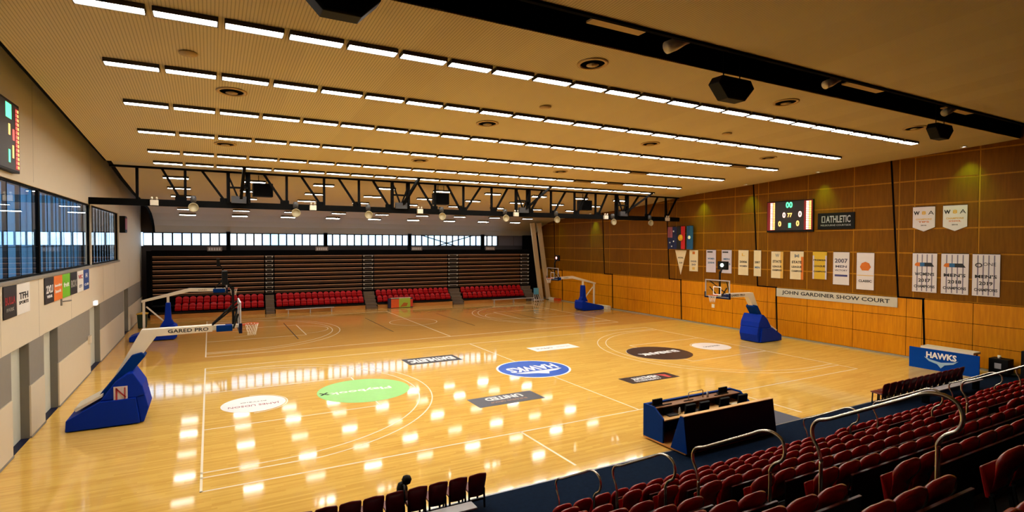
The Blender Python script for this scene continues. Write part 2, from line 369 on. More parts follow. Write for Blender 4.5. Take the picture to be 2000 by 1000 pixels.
long_window(2, 8.56, 17.22, 1.24, M_GLASS, M_BLIND, .72)
long_window(3, 17.36, 26.2, .88, M_GLASSG, M_BLINDG, .55)
# added dark backdrop wall and slab outside, open above so sky lights blinds
vr = MB(); vr.box(-9.8, -9.5, -3, 50, 0, 9.5); vr.box(-9.5, XL-.3, -3, 50, 3.4, 3.5)
struct(vr, 'wall_backdrop', mat('dark_backdrop', (20, 22, 34), .8))

# ---- right wall, veneer panels in four bays with stepped reveals in painted shade
wr = MB().box(XR, XR+.3, YB, YF, 0, 12.2); wall_right = struct(wr, 'wall_right', M_BATTEN)
seams = [(34.6, 33.3), (26.15, 25.0), (17.75, 16.5), (9.5, 8.1), (.75, -.45), (-7.9, -9.0)]
edges = [YF] + [a for a, b in seams] + [YB]
zrows = [3.24, 4.39, 5.64, 6.93, 8.21, 9.47, 10.72, 11.9]
pu = MB(); g = .035
for e0, e1 in zip(edges, edges[1:]):                    # e0 > e1
    ysx = [e0]; y = e0 - (.75 if e0 < YF else 1.2)
    while y > e1+.4: ysx.append(y); y -= 2.8
    ysx.append(e1)
    for a, b in zip(ysx, ysx[1:]):
        for z0, z1 in zip(zrows, zrows[1:]):
            zt = min(z1, 11.9)
            pu.box(XR-.02, XR, b+g, a-g, z0+g, zt-g)
pu.build('veneer_panel', M_WOODU, wall_right)
MB().box(XR-.012, XR-.0, YB, YF, 0, 3.23).build('dark_backing', M_DARK, wall_right)
pl = MB(); g = .012; edl = [YF] + [b for a, b in seams] + [YB]
for e0, e1 in zip(edl, edl[1:]):
    ysx = [e0]; y = e0-2.2
    while y > e1+.4: ysx.append(y); y -= 2.8
    ysx.append(e1)
    for a, b in zip(ysx, ysx[1:]):
        for z0, z1 in ((.09, 1.14), (1.14, 2.2), (2.2, 3.22)): pl.box(XR-.02, XR, b+g, a-g, z0+g, z1-g)
pl.build('lower_veneer_panel', M_WOODL, wall_right)['label'] = 'brighter honey coloured lower veneer'
for i, (a, b) in enumerate(seams):  # proud dark strips: shade inside the recessed reveals put into their colour
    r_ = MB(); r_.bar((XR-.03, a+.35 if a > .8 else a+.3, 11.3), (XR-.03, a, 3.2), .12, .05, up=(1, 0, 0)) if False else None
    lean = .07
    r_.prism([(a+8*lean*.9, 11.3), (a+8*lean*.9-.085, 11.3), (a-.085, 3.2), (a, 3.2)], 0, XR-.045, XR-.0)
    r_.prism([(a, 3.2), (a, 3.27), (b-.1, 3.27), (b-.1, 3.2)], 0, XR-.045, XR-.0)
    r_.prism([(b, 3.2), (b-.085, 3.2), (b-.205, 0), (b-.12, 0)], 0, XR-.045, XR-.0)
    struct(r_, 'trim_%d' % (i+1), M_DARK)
struct(MB().box(XR-.07, XR, YB, YF, 0, .085), 'baseboard_right', mat('grey_skirting', (150, 140, 122), .6))
# switch plate on the lower wall
pt = MB().box(XR-.05, XR-.02, 13.1, 13.35, 1.35, 1.62).build('switch_plate', M_WHITE); tag(pt, 'small white switch plate on the veneer wall left of the near right backboard', 'switch')

# ---- far wall with clerestory
wf = MB(); wf.box(XL-.25, XR+.3, YF, YF+.25, 0, 5.82); wf.box(XL-.25, XR+.3, YF, YF+.25, 6.93, 9.5); wf.box(28.3, XR+.3, YF, YF+.25, 5.82, 6.93)
wall_far = struct(wf, 'wall_far', mat('dark_grey_wall', (58, 52, 54), .8))
wf2 = MB().box(28.45, 30.3, YF-.03, YF, 5.85, 6.9).box(30.36, 32.2, YF-.03, YF, 5.85, 6.9).build('grey_panel', mat('grey_cladding', (96, 88, 92), .7), wall_far)
posts = [1.67, 9.85, 18.1, 26.35]; xs_ = [XL+.1] + posts + [28.3]
for i, (a, b) in enumerate(zip(xs_, xs_[1:])):
    f = MB(); a_, b_ = a+.02, b-.02
    f.box(a_, b_, YF+.02, YF+.12, 5.82, 5.88); f.box(a_, b_, YF+.02, YF+.12, 6.87, 6.93); f.box(a_, a_+.05, YF+.02, YF+.12, 5.82, 6.93); f.box(b_-.05, b_, YF+.02, YF+.12, 5.82, 6.93)
    o = struct(f, 'window_%d' % (i+4), mat('blue_black_frame', (16, 26, 44), .5))
    m = MB(); n = max(1, round((b-a)/.69))
    for k in range(1, n): x = a+(b-a)*k/n; m.box(x-.06, x+.06, YF+.0, YF+.13, 5.85, 6.9)
    m.build('mullion', mat('blue_black_frame', (16, 26, 44), .5), o)
    MB().box(a_+.03, b_-.03, YF+.065, YF+.075, 5.85, 6.9).build('pane', M_GLASS, o)
for i, x in enumerate(posts):
    o = struct(MB().box(x-.16, x+.16, YF-.35, YF, 5.2, 7.05), 'trim_%d' % (i+11), M_DARK)
# cross brace in front of the third window
cb = MB(); cb.bar((19.3, YF-.2, 6.93), (23.2, YF-.2, 5.8), .09); cb.bar((25.2, YF-.2, 6.93), (21.0, YF-.2, 5.8), .09)
struct(cb, 'trim_15', M_DARK)

# ---- back wall behind the camera and wall closing under the near soffit
struct(MB().box(XL-.25, XR+.3, YB-.2, YB, 0, 12.2), 'wall_back', mat('dark_back_wall', (52, 42, 30), .9))

# ---- ceiling: near plane with a black slot, field over the courts, curved vault down to the clerestory
CE = -3.9
ce = MB()
def slab(mb, x0, x1, prof, th=.12):
    pts = [(y, z) for y, z in prof] + [(y, z+th) for y, z in reversed(prof)]
    mb.prism(pts, 0, x0, x1)
slab(ce, CE, XR, [(-4.3, zc(-4.3)), (16, zc(16))])
slab(ce, XL, XR, [(YB, zc(YB)), (-5.52, zc(-5.52))])
ceiling = struct(ce, 'ceiling', M_CEIL)
cv = MB(); slab(cv, -3.75, XR, [(y, zc(y)) for y in (16.0, 18, 20, 22.5, 25, 27.5, 30, 32, 34, 35, 36, 36.8, 37.5, 38, 38.4, 38.75, 39)])
cv.build('vault', M_CEILV, ceiling)
fs = MB()
prof = [(y, zc(y)) for y in (16.0, 18, 20, 22.5, 25, 27.5, 30, 32, 34, 35, 36, 36.8, 37.5, 38, 38.4, 38.75, 39)]
fs.prism([(y, z-.02) for y, z in prof] + [(y, z+.5) for y, z in reversed(prof)], 0, -3.9, -3.72)
fs.prism([(-4.3, zc(-4.3)-.01), (16, zc(16)-.01), (16, zc(16)+.4), (-4.3, zc(-4.3)+.4)], 0, CE-.08, CE+.0)
fs.build('fascia', M_DARK, ceiling)
# dark void above the slot and above the open edge
vd = MB(); vd.box(XL-.1, XR, -5.6, -4.2, 12.0, 12.1); vd.box(XL-.1, XR, -5.62, -5.52, 11.0, 12.05); vd.box(XL-.1, XR, -4.3, -4.2, 11.02, 12.05)
vd.prism([(-4.2, 12.0), (16, 10.9), (39, 9.6), (39, 9.75), (16, 11.05), (-4.2, 12.15)], 0, XL-.1, XR)
vd.build('ceiling_void', M_DARK, ceiling)
# things seen in the slot: duct panels
for (x0, x1) in ((8.0, 9.6), (18.2, 20.2), (24.6, 26.6)):
    MB().box(x0, x1, -5.5, -4.75, 11.25, 11.3).build('slot_baffle', M_VENT, ceiling)
# downlights along the right wall with a green tinge
dls = [(32.4, -2.4), (32.4, 4.9), (32.4, 10.0), (32.4, 14.2), (32.4, 27.5), (32.4, 33.5)]
for k, (x, y) in enumerate(dls):
    zz = zc(y)-.02
    o = thing('downlight', (x, y, zz), None, None)
    nm = ['above the white arch topped pennants', 'above the black wall sign', 'above the scoreboard on the veneer wall', 'above the flags', 'over the far end of the veneer wall', 'in the vault beside the raking props']
    tag(o, 'small round recessed downlight in the ceiling ' + nm[k], 'downlight', 'downlights along the veneer wall')
    MB().lathe([(.13, .0), (.13, -.03), (.09, -.03), (.09, 0)], (x, y, zz), 16).build('trim_ring', M_WHITE, o)
    MB().lathe([(.08, -.012), (.0, -.012)], (x, y, zz), 16).build('lens', mat('downlight_lens', (255, 255, 255), emis=8, ecol=(1, .95, .9), noise=0), o)
    ld = bpy.data.lights.new('downlight_beam', 'SPOT'); ld.energy = 480 if k < 5 else 60; ld.color = (.30, .8, .06); ld.spot_size = 1.3; ld.spot_blend = 1.0; ld.shadow_soft_size = .06
    lo = bpy.data.objects.new('downlight_beam', ld); COL.objects.link(lo); lo.parent = o; lo.location = (.15, 0, -.06); lo.rotation_euler = (0, math.radians(-3), 0)

# ---- batten lights
def batten(mlamp, name='batten_light'):
    o = thing(name, (0, 0, 0), 'x', 'light')
    MB().box(-.575, .575, -.15, .15, -.055, .0).box(-.59, .59, -.17, -.15, -.1, .0).box(-.59, .59, .15, .17, -.1, 0).box(-.59, -.575, -.17, .17, -.1, 0).box(.575, .59, -.17, .17, -.1, 0).build('housing', M_HOUS, o)
    MB().box(-.565, .565, -.14, .14, -.09, -.06).build('diffuser', mlamp, o)
    register(o); return o
protos = {'b': batten(M_LAMP), 'd': batten(M_LAMP2), 'o': batten(M_LAMPOFF)}
used = set()
def place_batten(kind, x, y, label, group, tilt):
    p = protos[kind]
    o = p if kind not in used else copy_tree(p)
    used.add(kind); o.location = (x, y, zc(y)-(.03 if y > 30 else .005)); o.rotation_euler = (tilt, 0, 0); tag(o, label, 'light', group); return o
ROWY = [-1.85, 1.7, 5.3, 9.05, 12.7, 15.35]
near = ['nearest the slot', 'second from the slot', 'third from the slot', 'fourth from the slot', 'fifth from the slot', 'just before the truss']
tl0 = -math.atan(.0555)
for r, y in enumerate(ROWY):
    n = 24
    for k in range(n):
        x = -2.06+1.3*k+.61
        off = (r == 2 and k in (21,)) or (r == 3 and k in (18,)) or (r == 4 and k in (17, 19))
        if r in (0, 1): kd = 'b' if (k*7+r*3) % 5 not in (2,) else 'd'
        else: kd = 'b' if (k+r) % 2 else 'd'
        if off: kd = 'o'
        lit = {'b': 'brightly lit', 'd': 'softly lit', 'o': 'unlit'}[kd]
        place_batten(kd, x, y, '%s ceiling batten, row %s, %s from the left wall' % (lit, near[r], ORD[k] if k < 25 else ''), 'ceiling battens over the show court', tl0)
VY = [18.85, 22.15, 25.5, 29.4, 33.3, 35.9]
vn = ['first row behind the truss', 'second row behind the truss', 'third row behind the truss', 'fourth row behind the truss', 'fifth row behind the truss', 'last row before the clerestory']
for r, y in enumerate(VY):
    for k in range(9):
        x = -1.9+3.76*k+.6
        if x > 32: continue
        kd = 'b' if (k+r) % 2 == 0 else 'd'
        place_batten(kd, x, y, 'single batten on the vault, %s, %s from the left' % (vn[r], ORD[k]), 'single battens on the vault', math.atan2(zc(y+.2)-zc(y-.2), .4))

# ---- ceiling vents and sprinkler plates
def vent():
    o = thing('air_vent', (0, 0, 0), 'x', 'vent')
    MB().lathe([(.42, 0), (.42, -.03), (.33, -.035), (.33, 0)], (0, 0, 0), 28).build('flange', M_VENT, o)
    MB().lathe([(.33, -.005), (.0, -.005)], (0, 0, 0), 24).build('throat', M_DARK, o)
    MB().lathe([(.12, -.03), (.17, -.05), (.0, -.075)], (0, 0, 0), 20).build('core', M_VENT, o)
    register(o); return o
vp = vent(); first = True
VL = [(9.29, -3.3, 'nearest the black slot, between the two hanging speakers'), (17.47, -3.3, 'right of the middle hanging speaker'), (25.88, -3.3, 'beside the right hanging speaker'),
      (.85, 3.1, 'near the left end of the second batten row'), (9.35, 3.2, 'in the middle between second and third batten rows'), (17.5, 3.3, 'right of centre between second and third batten rows'), (25.6, 3.3, 'at the right end between second and third batten rows'),
      (.84, 10.4, 'near the left end below the fourth batten row'), (9.31, 10.6, 'in the middle below the fourth batten row'), (17.6, 10.6, 'right of centre below the fourth batten row')]
for x, y, s in VL:
    o = vp if first else copy_tree(vp); first = False
    o.location = (x, y, zc(y)-.002); o.rotation_euler = (tl0, 0, 0); tag(o, 'round beige ceiling vent ' + s, 'vent', 'round ceiling vents')
for x, y, s in ((-.18, .38, 'near the left wall'), (10.21, .52, 'above the centre of the court'), (19.18, .55, 'right of the centre of the court')):
    o = MB().lathe([(.2, 0), (.2, -.04), (.0, -.06)], (x, y, zc(y)-.01), 20).build('smoke_detector', M_VENT)
    tag(o, 'shallow beige detector disc on the ceiling ' + s, 'detector', 'ceiling detectors')

# ---- hanging speakers
def speaker(loc, s, label):
    o = thing('hanging_speaker', loc, label, 'speaker', 'black hanging speakers')
    x, y, z = loc
    P = [(-.75*s, .32*s), (.75*s, .32*s), (.95*s, .05*s), (.45*s, -.45*s), (-.45*s, -.45*s), (-.95*s, .05*s)]
    b = MB().prism([(x+a*.8, z+c*.82) for a, c in P], 1, y-.2*s, y+.2*s); b.build('cabinet', M_BLACK, o, bevel=.02)
    MB().prism([(x+a*.72, z+c*.72) for a, c in P], 1, y-.22*s, y-.2*s).build('grille', M_DARK, o)
    for dx in (-.35*s, .35*s): MB().bar((x+dx, y, z+.3*s), (x+dx, y, 12.0), .02).build('hanging_wire', M_STEEL, o)
    return o
speaker((2.40, -4.75, 10.62), .95, 'black hanging speaker at the top left, cut by the picture edge')
speaker((13.0, -4.75, 10.42), .95, 'black hanging speaker above the middle of the front batten row')
speaker((24.6, -4.75, 10.42), .88, 'black hanging speaker near the veneer wall')
# ---- spot fittings in the slot
def spot(x, y, label, s=1):
    o = thing('stage_spot', (x, y, 10.95), label, 'spotlight', 'spotlights in the ceiling slot')
    d = Vector((.75, -.2, .35)).normalized(); p = Vector((x, y, 11.0))
    MB().tube([p, p+d*.25, p+d*.5, p+d*.7], [.13*s, .13*s, .1*s, .09*s], 14).build('barrel', M_WHITE, o)
    MB().bar((x+.3, y-.06, 11.1), (x+.3, y-.06, 11.9), .04).build('yoke', M_STEEL, o)
spot(10.3, -5.0, 'white stage spotlight in the ceiling slot nearest the camera', 1.2); spot(16.9, -5.0, 'white stage spotlight in the middle of the ceiling slot'); spot(24.3, -5.0, 'white stage spotlight in the slot near the veneer wall')

# ---- steel truss across the hall
tr = thing('roof_truss', (14.2, 16.8, 8.0), 'long black steel truss spanning the hall between the two courts', 'truss')
YT = 16.8; ZB, ZT = 8.04, 9.80
MB().box(-4.7, 33.1, YT-.13, YT+.13, ZB-.16, ZB+.16).build('bottom_chord', M_STEEL, tr)
MB().box(-3.9, 33.1, YT-.1, YT+.1, ZT-.1, ZT+.1).build('top_chord', M_STEEL, tr)
def xt(px):                                   # photo column to x on the truss plane
    k = (px-1000)/FPX; a = RT - FW*k; return CAM_LOC.x + ((CAM_LOC.y-YT)*a.y)/a.x + (-(8.5-CAM_LOC.z)*a.z)/a.x
POST = [268, 362, 446, 483, 560, 633, 701, 766, 796, 850, 905, 960, 1008, 1030, 1076, 1122, 1163, 1203, 1223, 1262, 1300, 1332]
for px in POST: MB().bar((xt(px), YT, ZB), (xt(px), YT, ZT), .16 if px in (446, 483, 766, 796, 1008, 1030, 1203, 1223, 1332) else .12).build('post', M_STEEL, tr)
DIAG = [(315, 355), (393, 442), (514, 556), (587, 628), (660, 698), (727, 762), (815, 848), (872, 900), (940, 908), (992, 966), (1060, 1034), (1105, 1080), (1148, 1126), (1186, 1168), (1248, 1222), (1285, 1266), (1322, 1303)]
for a, b in DIAG: MB().bar((xt(a), YT, ZT), (xt(b), YT, ZB+.1), .11).build('diagonal', M_STEEL, tr)
for px in (352, 439, 556, 626, 697, 760, 848, 905, 964, 1036, 1080, 1126, 1168, 1222, 1264, 1302): MB().box(xt(px)-.22, xt(px)+.22, YT-.03, YT+.03, ZB, ZB+.35).build('gusset_plate', M_STEEL, tr)
# folded-up backboard frames clamped to the truss
for px, tp, lab in ((466, 468, 'left of the left truss speaker'), (781, 797, 'between the left and middle truss speakers'), (1019, 1048, 'right of the middle truss speaker'), (1213, 1243, 'at the right end of the truss')):
    xa = xt(px); xb = xt(tp)
    o = thing('folded_backboard_frame', (xa, YT+.3, ZB), 'black folded steel backboard frame on the truss ' + lab, 'frame', 'folded frames on the truss')
    m = MB()
    for s in (-.5, .5): m.bar((xa+s, YT-.2, ZB+.1), (xa+s, YT-.2, ZT-.1), .1)
    m.bar((xa-.5, YT-.2, ZB+.9), (xa+.5, YT-.2, ZB+.9), .1); m.bar((xa-.5, YT-.2, ZT-.2), (xa, YT-.2, ZB+.3), .08); m.bar((xa+.5, YT-.2, ZT-.2), (xa, YT-.2, ZB+.3), .08)
    m.build('side_frame', M_STEEL, o)
    MB().bar((xa+.1, YT-.25, ZB+.3), (xb+.15, YT-1.6, zc(YT-1.6)-.05), .14).build('swing_arm', M_STEEL, o)
    MB().box(xa-.35, xa+.35, YT-.35, YT-.15, ZB+.1, ZB+.45).build('winch_box', mat('winch_grey', (60, 60, 62), .5), o)
# truss speakers
for px, pz, wd, lab in ((515, 9.0, 1.0, 'at the left of the truss'), (868, 8.95, .95, 'in the middle of the truss'), (1152, 8.95, .95, 'at the right of the truss')):
    x = xt(px)
    o = thing('truss_speaker', (x, YT+.6, pz-.45), 'black box speaker hung behind the truss chords ' + lab, 'speaker', 'box speakers on the truss')
    MB().box(x-wd*.5, x+wd*.5, YT+.35, YT+.95, pz-.42, pz+.3).build('cabinet', M_BLACK, o, bevel=.02)
    MB().box(x-wd*.45, x+wd*.45, YT+.33, YT+.35, pz-.38, pz+.26).build('grille', M_DARK, o)
    MB().bar((x-.2, YT+.6, pz+.3), (x-.2, YT+.6, zc(YT+.6)), .03).bar((x+.2, YT+.6, pz+.3), (x+.2, YT+.6, zc(YT+.6)), .03).build('hanging_wire', M_STEEL, o)
# high bay lamps below the truss and white emergency boxes on it
M_BAY = mat('pale_reflector', (150, 136, 100), .5); 
for k, (px, pz) in enumerate(((378, 7.95), (575, 7.82), (715, 7.82), (857, 7.85), (980, 7.85), (1079, 7.85), (1189, 7.8), (1261, 7.8))):
    x = xt(px); o = thing('high_bay_lamp', (x, YT-.45, pz-.3), 'round unlit reflector lamp under the truss, %s from the left' % ORD[k], 'lamp', 'reflector lamps under the truss')
    MB().lathe([(.08, .26), (.16, .17), (.23, .02), (.23, 0), (.2, 0), (.17, .05), (.0, .06)], (x, YT-.62, pz-.12), 24, axis=1).build('reflector', M_BAY, o)
    MB().lathe([(.12, 0), (.14, .2), (.1, .32), (.0, .32)], (x, YT-.45, pz+.15), 16).build('ballast', mat('winch_grey', (60, 60, 62), .5), o)
    MB().bar((x, YT-.45, pz+.45), (x, YT-.05, pz+.45), .05).build('bracket', M_STEEL, o)
for k, px in enumerate((302, 610, 818, 1005, 1180, 1300)):
    x = xt(px); o = thing('emergency_light', (x, YT-.22, ZB-.1), 'small white twin-head emergency light on the truss, %s from the left' % ORD[k], 'light', 'emergency lights on the truss')
    MB().box(x-.17, x+.17, YT-.28, YT-.13, ZB-.14, ZB+.12).build('battery_box', M_WHITE, o)
    for s in (-.1, .1): MB().tube([(x+s, YT-.2, ZB+.12), (x+s, YT-.2, ZB+.2), (x+s, YT-.27, ZB+.22)], [.02, .05, .05], 10).build('lamp_head', M_WHITE, o)

# ================================================================== FLOOR DECALS
def decal_root(name, x, y, label): return thing(name, (x, y, 0), label, 'floor decal')
def circ(name, x, y, r, m, label, ring=None):
    o = decal_root(name, x, y, label)
    MB().disc(x, y, .005, r, 72).build('decal_sheet', m, o)
    if ring: MB().disc(x, y, .004, r+.09, 72, r-.01).build('decal_border', ring, o)
    return o
o = circ('centre_circle_decal', 14, 7.5, 1.72, mat('decal_blue', (18, 88, 196), .3), 'large blue centre circle decal with white club lettering', M_TEXTW)
text('HAWKS', (14, 7.6, .008), 2.7, .95, FR['floor180'], M_TEXTW, 'lettering', o, bold=.03, shear=.15)
MB().prism([(12.7, 7.0), (15.3, 7.0), (14.9, 6.75), (14.35, 6.65), (14.15, 6.3), (13.7, 6.6), (13.1, 6.75)], 2, .006, .009).build('wing_emblem', M_TEXTW, o)
text('SINCE', (14, 6.83, .012), 1.1, .12, FR['floor180'], mat('decal_blue', (18, 88, 196), .3), 'small_lettering', o) if False else None
o = circ('green_circle_decal', 5.8, 7.5, 1.85, mat('decal_green', (150, 216, 120), .3), 'large pale green circle decal at the left free throw line')
text('Playbook', (5.65, 7.5, .008), 2.5, .5, FR['floor180'], M_TEXTW, 'lettering', o, bold=.02)
xm = MB(); xm.bar((4.22-.15, 7.4, .008), (4.22+.15, 7.75, .008), .08, .004); xm.bar((4.22+.15, 7.4, .008), (4.22-.15, 7.75, .008), .08, .004); xm.build('cross_emblem', M_TEXTK, o)
o = circ('black_circle_decal', 22.2, 7.5, 1.8, mat('decal_charcoal', (48, 42, 42), .3), 'large charcoal circle decal at the right free throw line')
text('BURBANK', (22.2, 7.5, .008), 2.7, .55, FR['floor180'], M_TEXTW, 'lettering', o, bold=.03)
o = circ('white_circle_decal', 1.65, 7.5, 1.12, mat('decal_white', (244, 240, 236), .3), 'white circle decal under the left basket')
text('JAMES UDSON', (1.65, 7.3, .008), 1.75, .28, FR['floor180'], mat('maroon_lettering', (150, 40, 70), .4), 'lettering', o)
text('PHYSIO', (1.65, 7.75, .008), .9, .1, FR['floor180'], M_GREY, 'small_lettering', o)
o = circ('white_circle_decal', 26.35, 7.5, 1.12, mat('decal_white', (244, 240, 236), .3), 'white circle decal under the right basket')
text('BENDIGO', (26.35, 7.5, .008), 1.3, .22, FR['floor180'], M_GREY, 'lettering', o)
def rect(x0, x1, y0, y1, m, label):
    o = decal_root('sponsor_floor_decal', (x0+x1)/2, (y0+y1)/2, label); o['group'] = 'rectangular sponsor decals on the show court'
    MB().box(x0, x1, y0, y1, 0, .005).build('decal_sheet', m, o); return o
o = rect(8.95, 11.8, 11.05, 12.5, mat('decal_charcoal', (48, 42, 42), .3), 'dark rectangular floor decal with blocky white letters beyond the green circle')
text('IDATHLETIC', (10.37, 11.78, .008), 2.45, .8, FR['floor180'], M_TEXTW, 'lettering', o, bold=.05)
o = rect(8.95, 11.8, 2.95, 4.15, mat('decal_slate', (66, 70, 84), .3), 'slate grey rectangular floor decal between the green circle and the near sideline')
text('UNITED', (10.37, 3.78, .008), 1.6, .42, FR['floor180'], M_TEXTW, 'lettering', o, bold=.03)
text('MELBOURNE', (10.37, 3.35, .008), 1.5, .16, FR['floor180'], mat('tan_lettering', (196, 150, 120), .4), 'small_lettering', o) if False else text('BUILDING GROUP', (10.37, 3.32, .008), 1.6, .16, FR['floor180'], mat('tan_lettering', (196, 150, 120), .4), 'small_lettering', o)
o = rect(16.3, 19.1, 2.95, 3.95, mat('decal_charcoal', (48, 42, 42), .3), 'dark rectangular floor decal with a red swoosh near the team bench')
text('HEALTHY', (17.5, 3.55, .008), 1.5, .36, FR['floor180'], M_TEXTW, 'lettering', o, bold=.03); text('COMMUNITIES', (17.4, 3.2, .008), 1.5, .2, FR['floor180'], M_TEXTW, 'small_lettering', o)
MB().prism([(18.3, 3.75), (18.8, 3.6), (18.75, 3.1), (18.55, 3.1), (18.5, 3.5)], 2, .006, .009).build('swoosh', mat('decal_red', (210, 80, 76), .3), o)
o = rect(16.35, 19.3, 11.0, 12.2, mat('decal_white', (244, 240, 236), .3), 'white rectangular floor decal beyond the centre circle')
text('OFFICE', (17.2, 11.6, .008), 1.1, .3, FR['floor180'], M_GREY, 'lettering', o); text('BRAINS', (18.5, 11.6, .008), .9, .22, FR['floor180'], mat('pale_red_lettering', (226, 190, 184), .4), 'small_lettering', o)
o = MB().box(16.2, 18.3, -3.6, -1.95, 0, .012).build('floor_mat', mat('slate_mat', (74, 78, 92), .6)); tag(o, 'plain slate grey mat on the floor right of the scorers bench', 'mat')
cp = MB().box(XL+.06, XR-.08, -5.91, -3.56, 0, .014)
M_CARP = mat('navy_carpet', (13, 27, 46), .95, noise=.35, nscale=9, spec=.05)
o = cp.build('carpet_runner', M_CARP); tag(o, 'long navy carpet strip in front of the near seating', 'carpet')
MB().box(XL+.06, XR-.08, -3.56, -3.5, 0, .016).build('edge_trim', M_ALU, o)

# ================================================================== BASKETBALL HOOPS
def hoop_common(o, X, yc, clock, lm):
    # backboard, frame, rim, net, clock; X maps a left-hand x to world
    def bx(mb, x0, x1, y0, y1, z0, z1): a, b = sorted((X(x0), X(x1))); mb.box(a, b, y0, y1, z0, z1); return mb
    bb = MB(); bx(bb, 1.185, 1.2, yc-.86, yc+.86, 2.94, 3.92); board = bb.build('backboard', M_BB, o)
    f = MB(); bx(f, 1.16, 1.21, yc-.9, yc+.9, 3.9, 3.95); bx(f, 1.16, 1.21, yc-.9, yc-.85, 2.92, 3.92); bx(f, 1.16, 1.21, yc+.85, yc+.9, 2.92, 3.92); bx(f, 1.16, 1.21, yc-.9, yc+.9, 2.9, 2.95)
    f.build('board_frame', M_SILVER, board)
    q = MB(); bx(q, 1.2, 1.206, yc-.295, yc+.295, 3.5, 3.55); bx(q, 1.2, 1.206, yc-.295, yc-.245, 3.1, 3.5); bx(q, 1.2, 1.206, yc+.245, yc+.295, 3.1, 3.5); bx(q, 1.2, 1.206, yc-.295, yc+.295, 3.05, 3.1)
    q.build('target_square', M_TEXTW, board)
    p = MB(); bx(p, 1.13, 1.24, yc-.93, yc+.93, 2.84, 2.93); bx(p, 1.13, 1.24, yc-.93, yc-.86, 2.93, 3.2); bx(p, 1.13, 1.24, yc+.86, yc+.93, 2.93, 3.2)
    p.build('edge_padding', M_NAVY, board, bevel=.01)
    r = MB(); cx = X(1.6); r.tube([(cx+.228*math.cos(a), yc+.228*math.sin(a), 3.05) for a in [2*PI*k/24 for k in range(24)]], .011, 8, closed=True); bx(r, 1.2, 1.38, yc-.06, yc+.06, 3.0, 3.05)
    rim = r.build('rim', M_ORANGE, o)
    nt = MB()
    for k in range(12):
        a = 2*PI*k/12
        for s in (1, -1):
            pts = []
            for j in range(5):
                rr = .225-.025*j if j < 4 else .14; b = a+s*j*PI/12; pts.append((cx+rr*math.cos(b), yc+rr*math.sin(b), 3.04-.105*j))
            nt.tube(pts, .006, 4)
    nt.build('net', M_NET, rim)
    # shot clock on a mast behind the board
    mm = MB(); mm.bar((X(.98), yc, 2.9), (X(.98), yc, 4.45), .08); mm.bar((X(.98), yc, 4.3), (X(.75), yc, 4.75), .07); mm.build('clock_mast', M_BLACK, o)
    c = MB(); bx(c, .62, .8, yc-.33, yc+.33, 4.55, 5.05); ck = c.build('shot_clock', M_BLACK, o, bevel=.01)
    l = MB(); l.lathe([(.11, 0), (.11, .02), (0, .02)], (X(.8), yc, 4.82), 16, axis=0) if X(1) < 5 else l.lathe([(.11, 0), (.11, -.02), (0, -.02)], (X(.8), yc, 4.82), 16, axis=0)
    if lm: l.build('clock_light', lm, ck)
    return bx
def hoop_a(X, yc, label, brand, lm=None):
    o = thing('basketball_hoop', (X(-2.6), yc, 0), label, 'basketball hoop', 'wheel-away hoops')
    def P(pts): return [(X(a), b) for a, b in pts]
    y0, y1 = yc-.75, yc+.75
    MB().prism(P([(-3.85, .03), (-3.83, .38), (-2.95, .88), (-1.97, .9), (-1.86, .04)]), 1, y0, y1).build('base_padding', M_BLUE, o, bevel=.02)
    # front shield of the base, faceted
    fr = MB(); n = [(-1.97, .9), (-1.72, .95), (-1.62, .5), (-1.76, .03), (-1.86, .03)]
    fr.prism(P(n), 1, y0+.1, y1-.1); fr.build('front_padding', M_BLUE, o, bevel=.03)
    MB().prism(P([(-2.95, .89), (-2.55, 1.45), (-2.2, 1.72), (-2.05, 1.72), (-1.78, 1.25), (-1.72, .95), (-1.97, .9)]), 1, y0+.08, y1-.08).build('upper_padding', M_BLUE, o, bevel=.03)
    mb = MB(); mb.prism(P([(-3.1, .9), (-2.62, 1.05), (-1.72, 2.2), (-1.84, 2.32), (-2.12, 2.25), (-2.5, 1.7)]), 1, yc-.3, yc+.3); mb.build('mast_padding', M_ROYAL, o, bevel=.03)
    MB().prism(P([(-3.6, .6), (-2.9, 1.0), (-2.9, 1.08), (-3.65, .68)]), 1, yc-.55, yc+.55).build('counterweight_cover', M_WHITE, o)
    a = MB(); a.prism(P([(-2.6, 1.6), (-2.25, 1.6), (-1.42, 2.82), (.3, 2.86), (.3, 3.1), (-1.85, 3.08)]), 1, yc-.16, yc+.16); arm = a.build('boom_arm', M_WHITE, o, bevel=.012)
    e = MB(); e.prism(P([(.3, 2.9), (.9, 2.93), (1.13, 2.95), (1.13, 3.06), (.3, 3.08)]), 1, yc-.1, yc+.1); e.build('boom_end', M_WHITE, arm)
    MB().prism(P([(.42, 2.84), (.95, 2.84), (.95, 3.07), (.42, 3.07)]), 1, yc-.2, yc+.2).build('boom_padding', M_ROYAL, o, bevel=.03)
    s = MB()
    for dy in (-.14, .14): s.bar((X(.3), yc+dy, 3.1), (X(1.12), yc+dy*4.5, 3.86), .05); s.bar((X(.98), yc+dy, 2.95), (X(1.12), yc+dy*4.5, 3.5), .05)
    s.build('board_strut', M_BLACK, o)
    wv = MB()
    for x in (-3.6, -2.1):
        for dy in (-.6, .6): wv.lathe([(.06, -.03), (.06, .03)], (X(x), yc+dy, .06), 12, axis=1)
    wv.build('castor', M_BLACK, o)
    c = (X(-.45), yc-.163, 2.97)
    text(brand, c, 1.25, .13, FR['front'], M_TEXTK, 'lettering', arm, bold=.02)
    hoop_common(o, X, yc, True, lm)
    return o
